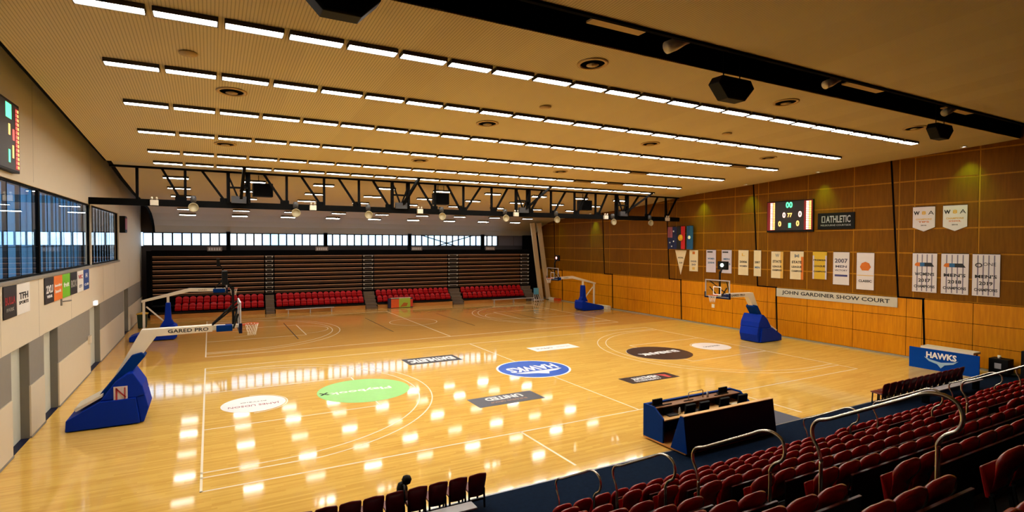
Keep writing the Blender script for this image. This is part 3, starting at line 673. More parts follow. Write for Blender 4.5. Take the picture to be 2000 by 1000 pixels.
def hoop_b(X, yc, label, lm=None):
    o = thing('basketball_hoop', (X(-2.9), yc, 0), label, 'basketball hoop', 'parallel-arm hoops')
    def P(pts): return [(X(a), b) for a, b in pts]
    MB().prism(P([(-4.1, .03), (-4.1, .3), (-3.9, .4), (-2.3, .75), (-1.75, .95), (-1.62, .8), (-1.6, .2), (-1.75, .03)]), 1, yc-.6, yc+.6).build('base_padding', M_BLUE, o, bevel=.04)
    MB().prism(P([(-2.55, .8), (-2.3, 1.25), (-2.22, 2.3), (-1.98, 2.3), (-1.92, 1.25), (-1.7, .85)]), 1, yc-.24, yc+.24).build('mast_padding', M_BLUE, o, bevel=.03)
    MB().bar((X(-2.1), yc, 2.25), (X(-2.1), yc, 2.85), .14).build('mast', M_WHITE, o)
    a = MB(); a.prism(P([(-3.5, 2.36), (-3.5, 2.5), (-.95, 3.17), (1.13, 3.1), (1.13, 2.9), (-.93, 2.94)]), 1, yc-.1, yc+.1); arm = a.build('boom_arm', M_WHITE, o, bevel=.01)
    text('GARED', (X(-.2), yc-.103, 3.03), .5, .1, FR['front'], M_TEXTK, 'lettering', arm)
    MB().bar((X(-3.38), yc, .35), (X(-3.38), yc, 2.45), .13).build('rear_link', M_WHITE, o)
    MB().bar((X(-3.25), yc, 2.1), (X(-2.2), yc, 1.0), .08).build('diagonal_link', M_WHITE, o)
    MB().prism(P([(.4, 2.82), (1.1, 2.82), (1.1, 3.08), (.4, 3.08)]), 1, yc-.2, yc+.2).build('boom_padding', M_ROYAL, o, bevel=.03)
    s = MB()
    for dy in (-.12, .12): s.bar((X(.5), yc+dy, 3.1), (X(1.12), yc+dy*5, 3.84), .05)
    s.build('board_strut', M_BLACK, o)
    hoop_common(o, X, yc, True, lm); return o
Lx = lambda x: x
Rx = lambda x: 28-x
o = hoop_a(Lx, 7.5, 'blue padded hoop with a cream boom at the near left, in front of the doors', 'GARED PRO', None)
j = MB(); j.box(-2.58, -2.2, 6.79, 6.815, .8, 1.32); j.build('sticker_panel', mat('pale_sticker', (206, 196, 204), .5), o)
MB().bar((-2.5, 6.78, 1.25), (-2.25, 6.78, .95), .04, .02, up=(0, 1, 0)).bar((-2.5, 6.78, 1.28), (-2.5, 6.78, .85), .05, .02, up=(0, 1, 0)).bar((-2.27, 6.78, 1.28), (-2.27, 6.78, .9), .03, .02, up=(0, 1, 0)).build('sticker_stripe', mat('sticker_red', (160, 40, 60), .5), o)
hoop_a(Rx, 7.5, 'blue padded hoop with a green-lit shot clock by the wall lettering', 'GARED PRO', mat('white_green_lamp', (220, 255, 230), emis=5, ecol=(.7, 1, .8), noise=0))
hoop_b(Lx, 25.5, 'far left hoop with parallel arms beside the green bin')
hoop_b(Rx, 25.5, 'far right hoop with a red-lit shot clock near the raking props', mat('red_lamp', (255, 80, 70), emis=5, ecol=(1, .25, .2), noise=0))

# ================================================================== SCORERS BENCH
sb = thing('scorers_bench', (14, -3.0, 0), 'navy two-sided scorers bench on castors with an open desk', 'scorers table')
xa, xb = 12.1, 16.05
MB().box(xa, xb, -2.42, -2.3, .1, 1.1).build('front_panel', M_ROYAL, sb, bevel=.01)
for x in (xa, xb-.06): MB().prism([(-2.42, .1), (-2.42, 1.1), (-2.75, 1.1), (-3.15, .82), (-3.15, .1)], 0, x, x+.06).build('end_panel', M_ROYAL, sb)
MB().box(xa+.06, xb-.06, -3.15, -2.42, .74, .78).build('desk_top', M_DESK, sb)
MB().box(xa+.06, xb-.06, -2.78, -2.42, 1.02, 1.05).build('upper_shelf', mat('shelf_brown', (120, 76, 34), .5), sb); MB().box(xa+.06, xb-.06, -2.44, -2.42, .78, 1.02).build('inner_face', mat('shelf_brown', (120, 76, 34), .5), sb)
MB().box(xa, xb, -4.05, -2.3, .05, .1).build('platform', M_STEP, sb)
MB().prism([(-3.5, .1), (-4.12, .1), (-3.98, 1.12), (-3.86, 1.12)], 0, xa, xb).build('back_panel', M_NAVY, sb)
MB().box(xa, xb, -3.99, -3.84, 1.12, 1.145).build('back_cap', M_DESK, sb)
MB().prism([(-3.49, .1), (-4.13, .1), (-3.99, 1.12), (-3.85, 1.12)], 0, xa-.02, xa).build('back_end_panel', M_ROYAL, sb)
cs = MB()
for x in (xa+.3, xb-.3):
    for y in (-2.6, -3.8): cs.lathe([(.025, -.02), (.025, .02)], (x, y, .025), 10, axis=1)
cs.build('castor', M_BLACK, sb)
# office chairs inside
def chair(x, k):
    o = thing('office_chair', (x, -3.32, .1), 'black office chair in the scorers bench, %s from its left end' % ORD[k], 'chair', 'black chairs in the scorers bench')
    MB().box(x-.22, x+.22, -3.42, -3.17, .52, .58).build('seat', M_BLACK, o, bevel=.02)
    MB().prism([(-3.40, .7), (-3.47, 1.22), (-3.41, 1.25), (-3.35, .7)], 0, x-.21, x+.21).build('backrest', M_BLACK, o, bevel=.01)
    MB().bar((x, -3.38, .55), (x, -3.38, .74), .05).bar((x, -3.32, .16), (x, -3.32, .52), .06).build('gas_stem', M_STEEL, o)
    m = MB()
    for q in range(5): a = 2*PI*q/5+.3; m.bar((x, -3.32, .16), (x+.15*math.cos(a), -3.32+.15*math.sin(a), .125), .04)
    m.build('star_base', M_STEEL, o)
    for q in (-1, 1): MB().bar((x+q*.23, -3.42, .76), (x+q*.23, -3.22, .76), .04).bar((x+q*.23, -3.35, .55), (x+q*.23, -3.35, .76), .03).build('armrest', M_BLACK, o)
for k, x in enumerate((12.95, 13.55, 14.45, 15.3)): chair(x, k)
# equipment on the desk
for x, lab in ((12.25, 'at the left end'), (15.2, 'at the right end')):
    o = thing('possession_arrow_box', (x+.15, -2.6, 1.05), 'cluster of black signal posts on the scorers bench ' + lab, 'signal box')
    for q in range(4): MB().bar((x+.1*q, -2.6, 1.05), (x+.1*q, -2.6, 1.27), .05, .08).build('signal_post', M_BLACK, o)
    MB().box(x-.04, x+.36, -2.66, -2.5, 1.05, 1.08).build('signal_base', M_BLACK, o)
o = MB().tube([(13.75, -2.6, 1.05), (13.75, -2.6, 1.28), (13.8, -2.6, 1.3), (14.35, -2.6, 1.3), (14.4, -2.6, 1.28), (14.4, -2.6, 1.05)], .015, 8).build('handle_frame', M_CHROME); tag(o, 'bent metal frame standing on the upper shelf of the scorers bench', 'frame')
for x, y, z, lab in ((13.05, -2.9, .78, 'on the desk left of the chairs'), (14.6, -2.62, 1.05, 'on the upper shelf right of the bent frame')):
    o = MB().lathe([(.035, 0), (.035, .15), (.015, .18), (.015, .21), (0, .21)], (x, y, z), 12).build('water_bottle', mat('bottle_white', (220, 222, 226), .3)); tag(o, 'small pale water bottle ' + lab, 'bottle')
for x, z, m_, lab in ((15.5, .8, M_WHITE, 'white paper sheets spread on the right of the desk'), (13.95, .8, mat('pink_card', (214, 150, 160), .5), 'pink card on the middle of the desk')):
    o = MB().box(x-.16, x+.16, -3.02, -2.86, .785, .79).build('paper_sheet', m_); tag(o, lab, 'paper')
for x, lab in ((12.75, 'left'), (13.7, 'middle'), (15.1, 'right')):
    o = thing('desk_console', (x, -2.72, .78), 'black control console on the %s of the scorers desk' % lab, 'console', 'consoles on the scorers desk')
    MB().prism([(-2.98, .78), (-2.7, .78), (-2.62, 1.06), (-2.66, 1.08), (-2.76, .82), (-2.98, .8)], 0, x-.2, x+.2).build('console_body', M_BLACK, o); MB().prism([(-2.97, .801), (-2.78, .821), (-2.78, .826), (-2.97, .806)], 0, x-.17, x+.17).build('key_pad', M_DISPG, o)

# ================================================================== TEAM BENCH CHAIRS (backs to us)
def shell(w_=.225, h=.46, n=16, rows=14, st=.60, thick=.05):
    """closed seat-back shell, thin below and swelling to a rounded head, z from 0 to h, facing +y"""
    v = []; f = []
    for j in range(rows+1):
        u = j/rows; zz = h*(u if u < 1 else .999)
        ww = w_*(.84+.16*min(1, u*1.6)); tt = .014+thick*min(1, max(0, (u-.3)/.35))
        if u > st: q = min(1, (u-st)/(1-st)); c = math.sqrt(max(0.0, 1-q**2.1)); ww *= .16+.84*c; tt *= .10+.90*c
        yc = -.12*u
        for i in range(n):
            a = 2*PI*i/n; cx = math.cos(a); sy = math.sin(a)
            x = ww*math.copysign(abs(cx)**.55, cx); y = yc + tt*math.copysign(abs(sy)**.8, sy) + .045*(x/w_)**2
            v.append((x, y, zz))
    for j in range(rows):
        for i in range(n): a = j*n+i; b = j*n+(i+1) % n; f.append((a, b, b+n, a+n))
    f.append(tuple(range(n-1, -1, -1))); f.append(tuple(rows*n+k for k in range(n)))
    return v, f
def seat_proto(name, cat, red, z0, ztop, kind='tip'):
    o = thing(name, (0, 0, 0), 'x', cat)
    v, f = shell(h=ztop-z0, st=.62 if kind == 'tip' else .86, thick=.055 if kind == 'tip' else .02)
    mb = MB(); mb.add([(x, y, z+z0) for x, y, z in v], f, True)
    mb.build('backrest', red, o)
    if kind == 'tip':
        m = MB(); m.prism([(.03, z0-.08), (.08, z0-.1), (.14, z0+.2), (.1, z0+.23)], 0, -.205, .205); m.build('seat_pan', red, o, bevel=.015)
        b = MB(); b.bar((-.2, .03, z0-.06), (.2, .03, z0-.06), .05); b.bar((-.2, .03, z0-.06), (-.2, -.02, z0-.34), .035); b.bar((.2, .03, z0-.06), (.2, -.02, z0-.34), .035); b.build('bracket', M_BLACK, o)
    else:
        m = MB(); m.prism([(.0, .40), (.40, .43), (.43, .47), (.0, .45)], 0, -.21, .21); m.build('seat_pan', red, o, bevel=.015)
        MB().bar((-.2, .02, .2), (.2, .02, .2), .04).build('cross_bar', M_BLACK, o)
        for sx in (-.19, .19):
            MB().bar((sx, -.03, 0), (sx, .0, .46), .035).build('leg', M_BLACK, o); MB().bar((sx, .36, 0), (sx, .34, .42), .035).build('leg', M_BLACK, o)
    register(o); return o
sp_ = seat_proto('bench_chair', 'chair', mat('dark_red_plastic', (96, 2, 6), .35, spec=.4), .29, .87, 'std'); first = True
for k in range(12):
    o = sp_ if first else copy_tree(sp_); first = False
    o.location = (5.55-.475*k, -3.98, 0); tag(o, 'dark red court-side chair in the left team bench, %s from its right end' % ORD[k], 'chair', 'left team bench chairs')
for k in range(13):
    o = copy_tree(sp_); o.location = (22.6+.49*k, -4.0, 0); tag(o, 'dark red court-side chair in the right team bench, %s from its left end' % ORD[k], 'chair', 'right team bench chairs')
# rails the chairs stand on + long pale boards behind them
for x0, x1, lab in ((2.3, 5.2, 'left'), (24.0, 28.6, 'right')):
    o = thing('long_bench', ((x0+x1)/2, -4.62, 0), 'pale grey long bench behind the %s team chairs' % lab, 'bench')
    MB().box(x0, x1, -4.78, -4.46, .42, .46).build('bench_top', M_SILVER, o, bevel=.01)
    for x in (x0+.25, x1-.25): MB().box(x-.03, x+.03, -4.74, -4.5, 0.014, .42).build('leg', M_STEEL, o)
# black rucksack hung on a chair
o = thing('rucksack', (4.0, -4.13, .42), 'black rucksack hung over a left team bench chair', 'bag')
MB().lathe([(.03, 0), (.12, .04), (.12, .3), (.09, .4), (.02, .44)], (3.86, -3.78, .47), 16).build('bag_body', M_BLACK, o)
MB().lathe([(.03, 0), (.08, .03), (.11, .11), (.08, .18), (.01, .21)], (3.95, -3.82, .84), 16).build('bag_hood', M_BLACK, o)
MB().tube([(3.8, -4.16, .62), (3.8, -4.14, .84), (3.84, -4.0, .9), (3.86, -3.86, .86)], .022, 6).build('strap', M_BLACK, o)

# ================================================================== NEAR SEATING TIERS
DY, DZ = .93, .443
NR = 11
def ty(j): return -6.38-DY*j
def tz(j): return 1.0+DZ*j-.86
ti = MB(); nz = MB()
for j in range(NR):
    yf = ty(j)+.46; ti.box(XL+.05, XR-.1, ty(j+1)+.46 if j < NR-1 else YB+.05, yf, max(0, 0), tz(j))
    nz.box(XL+.05, XR-.1, yf-.05, yf+.004, tz(j)-.03, tz(j)+.006)
tiers = thing('seating_platform', (14.2, -12, 0), 'dark stepped platform carrying the near red seats', 'seating platform'); ti.build('stepped_deck', M_TIER, tiers)
nz.build('step_nosing', M_BLACK, tiers)
AIS = [6.5, 14.8, 23.1, 31.4]
st = MB(); sn = MB()
for X in AIS:
    for j in range(1, NR):
        yf = ty(j)+.46; st.box(X-.5, X+.5, yf, yf+.3, tz(j-1), tz(j-1)+DZ/2); sn.box(X-.5, X+.5, yf+.26, yf+.305, tz(j-1)+DZ/2-.03, tz(j-1)+DZ/2+.006); sn.box(X-.5, X+.5, yf-.045, yf+.006, tz(j)-.03, tz(j)+.008)
st.build('aisle_step', M_TIER, tiers); sn.build('aisle_nosing', mat('dull_nosing', (110, 108, 100), .5), tiers)
# tip-up seats, the 300 that show largest one by one, the rest as one object
def project(p):
    d = Vector(p)-CAM_LOC; w_ = d.dot(FW)
    if w_ < .2: return None
    return 1000+FPX*d.dot(RT)/w_, 500-FPX*d.dot(UP)/w_, w_
SEATS = []
for j in range(10):
    blocks = [[5.79-.49*k for k in range(8)], [7.25+.486*k for k in range(15)], [15.6+.48*k for k in range(15)], [23.9+.48*k for k in range(15)]]
    if j == 0: blocks[0] = []; blocks[1] = [6.28, 6.77] + blocks[1]
    for b, xsb in enumerate(blocks):
        for k, x in enumerate(xsb):
            q = project((x, ty(j), tz(j)+.8))
            if q and -60 < q[0] < 2060 and q[1] < 1060: SEATS.append((q[2], j, b, k, x))
SEATS.sort()
tp = seat_proto('tip_up_seat', 'seat', M_RED, .40, .86, 'tip'); first = True
M_BACKB = mat('maroon_black_board', (20, 8, 8), .5, spec=.3); M_EDGE = mat('dull_red_edge', (96, 40, 36), .4)
for j in range(10):
    for x0, x1 in (((1.9, 6.02),) if j else ()) + ((7.53, 14.3), (15.86, 22.55), (24.16, 30.85)):
        MB().box(x0, x1, ty(j)-.2, ty(j)-.18, tz(j)+.02, tz(j)+.73).build('row_back_board', M_BACKB, tiers); MB().box(x0, x1, ty(j)-.205, ty(j)-.175, tz(j)+.73, tz(j)+.742).build('board_edge', M_EDGE, tiers)
bl_name = ['left of the first aisle', 'right of the first aisle', 'right of the second aisle', 'right of the third aisle']
for d_, j, b, k, x in SEATS[:300]:
    o = tp if first else copy_tree(tp); first = False
    o.location = (x, ty(j)+.02, tz(j))
    tag(o, 'red tip-up seat, %s row up from the carpet, %s seat %s' % (ORD[j], ORD[k], bl_name[b]), 'seat', 'red tip-up seats on the near tiers')
rest = MB(); src = []
for c in tp.children: src.append(c)
def merged(c, name, m, parent):
    mb = MB(); me = c.data
    for d_, j, b, k, x in SEATS[300:]:
        mb.add([(v.co.x+x, v.co.y+ty(j)+.02, v.co.z+tz(j)) for v in me.vertices], [tuple(p.vertices) for p in me.polygons], True)
    if mb.v: return mb.build(name, m, parent)
if len(SEATS) > 300:
    allv = MB()
    for c in src:
        me = c.data
        for d_, j, b, k, x in SEATS[300:]:
            allv.add([(v.co.x+x, v.co.y+ty(j)+.02, v.co.z+tz(j)) for v in me.vertices], [tuple(p.vertices) for p in me.polygons], c.name.startswith('backrest'))
    o = allv.build('distant_tip_up_seats', M_RED); tag(o, 'remaining far rows of red tip-up seats toward the veneer wall', 'seats', None, 'stuff')
print('SEATS', len(SEATS))

# ---- aisle rails
def smooth(pts, k=5):
    P = [Vector(p) for p in pts]; P = [P[0]*2-P[1]] + P + [P[-1]*2-P[-2]]; out = []
    for i in range(1, len(P)-2):
        for q in range(k):
            t = q/k; a, b, c, d = P[i-1:i+3]
            out.append(.5*((2*b)+(c-a)*t+(2*a-5*b+4*c-d)*t*t+(3*b-a-3*c+d)*t*t*t))
    out.append(P[-2]); return out
def rail(X, k, lab):
    yf, zf = -5.95-1.83*k, 1.24+.93*k; yn, zn = -7.22-1.83*k, 1.84+.93*k
    jf = max(-1, math.floor((-5.92-yf)/DY)) ; 
    def floor_at(y):
        if y > ty(0)+.46: return .014
        return tz(int((ty(0)+.46-y)//DY))
    o = thing('aisle_handrail', (X, (yf+yn)/2, floor_at(yn-.02)), lab, 'handrail', 'steel aisle handrails')
    R_ = .022
    pts = [(X, yf, floor_at(yf)), (X, yf, zf-.6), (X, yf, zf-.48), (X, yf+.04, zf-.35), (X, yf+.1, zf-.24), (X, yf+.11, zf-.12), (X, yf+.05, zf-.02)]
    A = Vector((X, yf-.1, zf+.045)); B_ = Vector((X, yn+.22, zn-.03))
    pts += [tuple(A+(B_-A)*q) for q in (0, .2, .4, .6, .8, 1)]
    pts += [(X, yn+.06, zn-.01), (X, yn-.06, zn-.07), (X, yn-.1, zn-.2), (X, yn-.06, zn-.32), (X, yn+.04, zn-.4), (X, yn+.1, zn-.5), (X, yn+.1, zn-.62), (X, yn+.1, floor_at(yn+.1))]
    pts = smooth(pts)
    MB().tube(pts, R_, 10).build('rail_tube', M_CHROME, o)
    MB().lathe([(.05, 0), (.05, .012), (0, .012)], (X, yf, floor_at(yf)), 12).lathe([(.05, 0), (.05, .012), (0, .012)], (X, yn+.1, floor_at(yn+.1)), 12).build('floor_flange', M_CHROME, o)
for a, X in enumerate(AIS):
    for k in range(4):
        rail(X, k, 'bent steel handrail in the %s aisle from the left, %s one up from the carpet' % (ORD[a], ORD[k]))

# ================================================================== FAR BLEACHERS
BA = -0.045; BO = Vector((-4.1, 37.75, 0))
def bth(name, label, cat, group=None):
    o = thing(name, BO, label, cat, group, BA); return o
class LB(MB):          # coordinates local to the bleacher frame
    def build(s, name, m, parent=None, bevel=0):
        o = bpy.data.objects.new(name, s.mesh(name, m)); COL.objects.link(o); o.parent = parent
        if bevel: b = o.modifiers.new('bevel', 'BEVEL'); b.width = bevel; b.segments = 1
        return o
secs = [(.25, 8.5), (9.35, 16.95), (18.1, 25.45), (26.7, 33.7)]; stairs = [(8.56, 9.29), (17.01, 18.04), (25.51, 26.64), (33.76, 34.85)]
for q_, bx_ in enumerate(((-.15, .2, -.1, .3, 0, 5.4), (34.95, 35.6, -.1, .3, 0, 5.4), (.2, 34.95, -.1, .12, 5.02, 5.45), (.2, 34.95, .3, .35, 0, 5.0))):
    o = LB().box(*bx_).build('trim_%d' % (21+q_), M_DARK); o['kind'] = 'structure'; o.location = BO; o.rotation_euler = (0, 0, BA)
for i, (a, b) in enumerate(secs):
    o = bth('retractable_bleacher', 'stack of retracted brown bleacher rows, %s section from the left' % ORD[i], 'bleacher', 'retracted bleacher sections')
    r = LB(); n = LB()
    for j in range(9):
        zt = 4.95-.383*j; r.box(a, b, .03, .09, zt-.24, zt-.04); n.box(a, b, -.04, .1, zt-.045, zt)
        
    r.build('riser_board', M_BLEACH, o); n.build('row_edge', mat('tan_edge', (206, 158, 118), .35), o)
    LB().box(a, b, -.75, .2, .9, .96).box(a, b, -1.45, -.75, .42, .48).build('footboard', M_BLACK, o)
    LB().box(a, b, -1.5, -1.44, .0, .3).box(a-.02, b+.02, -1.56, -.7, .3, .33).build('front_board', M_STEP, o)
    LB().box(a, b, -1.38, .1, 0.0, .3).build('under_shade_block', M_DARK, o)  # solid dark block, shade below the seats given as colour
for i, (a, b) in enumerate(stairs):
    o = bth('bleacher_stair', 'grey stair strip in the far bleachers, %s from the left' % ORD[i], 'stair', 'stairs of the far bleachers')
    n = LB(); q = LB()
    for j in range(9):
        zt = 4.95-.383*j; n.box(a+.02, b-.02, -.05, .08, zt-.045, zt); q.box(a+.05, b-.05, .0, .06, zt-.26, zt-.12)
        for e in (a+.08, b-.16): n.box(e, e+.08, -.06, .09, zt-.13, zt+.0)
    n.build('tread_edge', mat('stair_edge_grey', (190, 182, 172), .4), o); q.build('riser', mat('stair_brown', (44, 32, 20), .6), o)
    LB().prism([(-.0, 0), (-.0, 1.5), (-.35, 1.5), (-.35, 1.15), (-.7, 1.15), (-.7, .8), (-1.05, .8), (-1.05, .5), (-1.4, .5), (-1.4, .22), (-1.7, .22), (-1.7, 0)], 0, a+.02, b-.02).build('front_steps', mat('step_carpet_brown', (104, 88, 72), .9), o)
fp = thing('stadium_seat', (0, 0, 0), 'x', 'seat')
mb = MB(); v, f = shell(w_=.235, h=.5); mb.add([(x, -y, z+.16) for x, y, z in v], f, True); mb.build('backrest', M_REDB, fp)
mb = MB(); mb.prism([(0, .1), (-.06, .04), (-.2, .1), (-.24, .3), (-.18, .34), (-.05, .18)], 0, -.22, .22); mb.build('seat_pan', M_REDB, fp, bevel=.02)
register(fp); first = True
rot = Matrix.Rotation(BA, 4, 'Z')
for i, (a, b) in enumerate(secs):
    n = int((b-a-.1)/.5); 
    for row, (yy, zz, rn) in enumerate(((-.95, .48, 'lower'), (-.3, .98, 'upper'))):
        for k in range(n):
            x = a+.3+(b-a-.6)*k/(n-1)
            if i == 0 and x < 2.0: continue
            o = fp if first else copy_tree(fp); first = False
            o.location = BO + rot @ Vector((x, yy, zz)); o.rotation_euler = (0, 0, BA)
            tag(o, 'bright red bleacher seat, %s row, %s section from the left, %s seat along' % (rn, ORD[i], ORD[k]), 'seat', 'bright red seats of the far bleachers')
# signs on the fascia and raking props, benches, crate
for k, (x, s) in enumerate(((.6, 0), (9.2, 0), (18.1, 0), (26.0, 0))):
    y = 37.75-.045*(x+4.1)-.12
    o = thing('row_number_sign', (x, y, 5.35), 'small grey sign box on the bleacher fascia, %s from the left' % ORD[k], 'sign', 'grey fascia signs')
    MB().box(x-.55, x+.55, y-.06, y, 5.38, 5.75).build('sign_box', mat('fascia_sign', (112, 100, 96), .6), o)
    m = MB()
    for q in range(5): m.box(x-.45+.19*q, x-.33+.19*q, y-.07, y-.06, 5.45, 5.66)
    m.build('sign_strips', M_SILVER, o)
for (p, q, lab, m_) in (((31.75, 35.3, 0), (30.57, 35.3, 8.3), 'left', M_STEP), ((32.65, 35.3, 0), (31.38, 35.3, 8.3), 'right', M_STEP)):
    o = thing('raking_prop', p, '%s pale raking prop leaning up to the vault beside the far bleachers' % lab, 'column', 'raking props')
    MB().bar((p[0], p[1], .04), q, .16, .5, up=(1, 0, 0)).build('prop_face', mat('prop_buff', (200, 176, 138), .25), o) 
    MB().box(p[0]-.28, p[0]+.28, p[1]-.2, p[1]+.2, 0, .04).build('foot_plate', M_STEEL, o)
o = MB().box(31.7, 33.0, 34.2, 36.9, 0.001, 7.2) if False else None
cg = struct(MB().box(31.4, 33.05, 37.6, 38.9, 0, 7.0), 'trim_20', M_DARK)
def low_bench(x0, x1, y, lab):
    o = thing('low_bench', ((x0+x1)/2, y, 0), lab, 'bench', 'low silver benches by the far bleachers')
    MB().box(x0, x1, y-.15, y+.15, .34, .4).build('bench_top', M_SILVER, o)
    for x in (x0+.2, (x0+x1)/2, x1-.2): MB().bar((x, y-.12, 0), (x, y-.05, .34), .05).bar((x, y+.12, 0), (x, y+.05, .34), .05).build('leg', M_SILVER, o)
low_bench(5.9, 9.9, 35.2, 'low silver bench in front of the second bleacher section')
low_bench(25.3, 30.2, 34.3, 'low silver bench in front of the right hand bleacher section')
o = thing('courtside_crate', (16.0, 34.95, 0), 'orange and green printed barrier box in front of the third bleacher section', 'barrier')
MB().box(14.75, 17.1, 34.85, 35.15, .03, .92).build('box_body', mat('barrier_navy', (20, 26, 60), .5), o)
MB().box(15.0, 15.75, 34.83, 34.85, .05, .85).build('orange_panel', mat('barrier_orange', (226, 92, 34), .5), o); MB().box(15.75, 16.85, 34.83, 34.85, .05, .9).build('green_panel', mat('barrier_green', (160, 190, 60), .5), o)
MB().prism([(15.85, .1), (16.2, .5), (16.6, .45), (16.5, .15)], 1, 34.82, 34.83).build('brown_shape', mat('barrier_brown', (176, 100, 30), .5), o); MB().box(16.85, 17.1, 34.83, 34.85, .1, .8).build('red_panel', mat('barrier_red', (206, 54, 34), .5), o)
MB().box(15.0, 16.9, 34.84, 35.1, .92, .96).build('top_cap', M_WHITE, o)
o = thing('wheeled_bin', (-4.0, 31.5, 0), 'dark green bin with a yellow lid against the left wall', 'bin')
MB().prism([(-4.25, 0.05), (-4.3, 1.0), (-3.7, 1.0), (-3.75, .05)], 1, 31.2, 31.8).build('bin_body', M_BIN, o, bevel=.02)
MB().prism([(-4.34, 1.0), (-4.34, 1.05), (-4.0, 1.12), (-3.66, 1.05), (-3.66, 1.0)], 1, 31.15, 31.85).build('lid', M_YEL, o)
MB().lathe([(.1, -.04), (.1, .04)], (-4.15, 31.3, .1), 14, axis=1).lathe([(.1, -.04), (.1, .04)], (-4.15, 31.7, .1), 14, axis=1).build('wheel', M_BLACK, o)
o = MB().box(29.0, 29.8, 35.1, 35.5, .0, 1.5) if False else None
o = thing('blue_equipment_stack', (30.4, 34.0, 0), 'pale blue and silver equipment by the end of the far bleachers', 'equipment')
MB().box(30.1, 30.55, 33.9, 34.2, .75, 1.4).build('blue_box', mat('sky_blue_plastic', (90, 170, 206), .4), o)
q = MB()
for s in range(4): q.bar((30.0+.3*s, 33.85, .0), (30.1+.2*s, 34.15, .75), .07)
q.box(30.0, 31.2, 33.85, 34.2, .1, .2); q.build('silver_frame', M_SILVER, o)
# low white block and red-white block at the wall foot
o = MB().box(32.6, 33.0, 25.05, 26.9, 0, .28).build('white_kerb_block', M_WHITE); tag(o, 'low white block at the wall foot behind the far right hoop', 'block')
o = thing('striped_kerb_block', (32.8, 34.3, 0), 'low white block with a red end at the foot of the veneer wall', 'block')
MB().box(32.6, 33.0, 34.1, 35.6, 0, .22).build('white_part', M_WHITE, o); MB().box(32.58, 33.0, 33.3, 34.1, 0, .24).build('red_end', M_ORANGE, o)

# ================================================================== WALL ITEMS, LEFT
def board_left(y0, y1, label):
    o = thing('scoreboard', (XL+.1, (y0+y1)/2, 8.05), label, 'scoreboard')
    z0, z1 = 8.05, 9.98; xf = XL+.16
    MB().box(XL, xf, y0, y1, z0, z1).build('case', M_BLACK, o)
    MB().box(xf, xf+.004, y0+.05, y1-.05, z0+.06, z1-.06).build('face', M_DISPG, o)
    MB().box(xf+.004, xf+.008, y1-.42, y1-.06, z0+.08, z1-.1).build('red_strip', M_DISPR, o)
    d = MB(); e = MB()
    for q in range(14):
        zz = z0+.12+.122*q; d.box(xf+.008, xf+.012, y1-.34, y1-.22, zz, zz+.08); e.box(xf+.008, xf+.012, y1-.18, y1-.09, zz, zz+.08)
    d.build('red_digit', M_LEDR, o); e.build('amber_digit', M_LEDY, o)
    MB().box(xf+.004, xf+.01, y1-1.2, y1-.72, z1-.5, z1-.1).build('green_clock', M_LEDG, o)
    MB().box(xf+.004, xf+.01, y1-.62, y1-.48, z1-1.05, z1-.75).build('red_score', M_LEDR, o)
    MB().box(xf+.004, xf+.01, y1-.66, y1-.54, z1-1.55, z1-1.2).build('amber_foul', M_LEDY, o); MB().box(xf+.004, xf+.01, y1-.98, y1-.84, z1-.95, z1-.65).build('amber_count', M_LEDY, o)
    MB().box(xf+.004, xf+.01, y1-1.0, y1-.86, z1-1.7, z1-1.35).build('green_digit', M_LEDG, o)
    MB().box(XL, XL+.14, y1, y1+.09, z0+.2, z0+.26).build('side_bracket', M_BLACK, o)
board_left(3.0, 5.48, 'large scoreboard high on the left wall above the windows')
o = thing('wall_sign', (XL+.1, 27.6, 6.7), 'small red and black display at the far end of the left windows', 'display')
MB().box(XL, XL+.3, 26.6, 27.4, 6.7, 7.75).build('case', M_BLACK, o); MB().box(XL+.02, XL+.31, 27.4, 27.5, 6.75, 7.7).build('red_edge', M_DISPR, o); MB().box(XL+.3, XL+.31, 26.65, 27.35, 6.9, 7.6).build('display_face', M_DISPR, o)
o = thing('security_camera', (XL+.06, 11.0, 3.85), 'small wall camera on a bracket below the sponsor panels', 'camera')
MB().box(XL, XL+.05, 10.95, 11.05, 3.7, 3.95).build('wall_plate', M_GREY, o); MB().tube([(XL+.03, 11, 3.85), (XL+.2, 11.3, 3.85), (XL+.22, 11.5, 3.84)], [.02, .03, .03], 8).build('camera_body', M_GREY, o)
o = thing('exit_light', (XL+.06, 17.9, 3.1), 'small white light fitting above the third door', 'light')
MB().box(XL, XL+.12, 17.5, 18.0, 3.05, 3.25).build('fitting', mat('pale_lit_fitting', (230, 234, 246), emis=.6, ecol=(.85, .9, 1), noise=0), o); MB().box(XL, XL+.13, 17.45, 18.05, 3.03, 3.05).build('fitting_base', M_WHITE, o)
o = MB().box(XL+.03, XL+.12, 15.9, 16.3, 1.45, 1.8).build('wall_dispenser', M_WHITE); tag(o, 'small white box on the left wall beside the third door', 'box')
def poster(y0, y1, m, label, lines):
    o = thing('sponsor_board', (XL+.02, (y0+y1)/2, 3.96), label, 'panel', 'sponsor panels under the left windows')
    MB().box(XL+.012, XL+.032, y0, y1, 3.96, 4.86).build('panel_sheet', m, o)
    for (tx, zz, wf_, h, tm) in lines: text(tx, (XL+.036, (y0+y1)/2, zz), (y1-y0)*wf_, h, FR['left'], tm, 'lettering', o, bold=.03)
K = mat('panel_black', (26, 24, 26), .5); Wt = mat('panel_white', (226, 224, 220), .5)
poster(4.38, 5.5, K, 'black panel with dark red lettering under the windows, nearest the camera', [('BULLA', 4.45, .8, .22, mat('dark_red_lettering', (150, 20, 30), .5)), ('PARK', 4.2, .6, .1, M_GREY)])
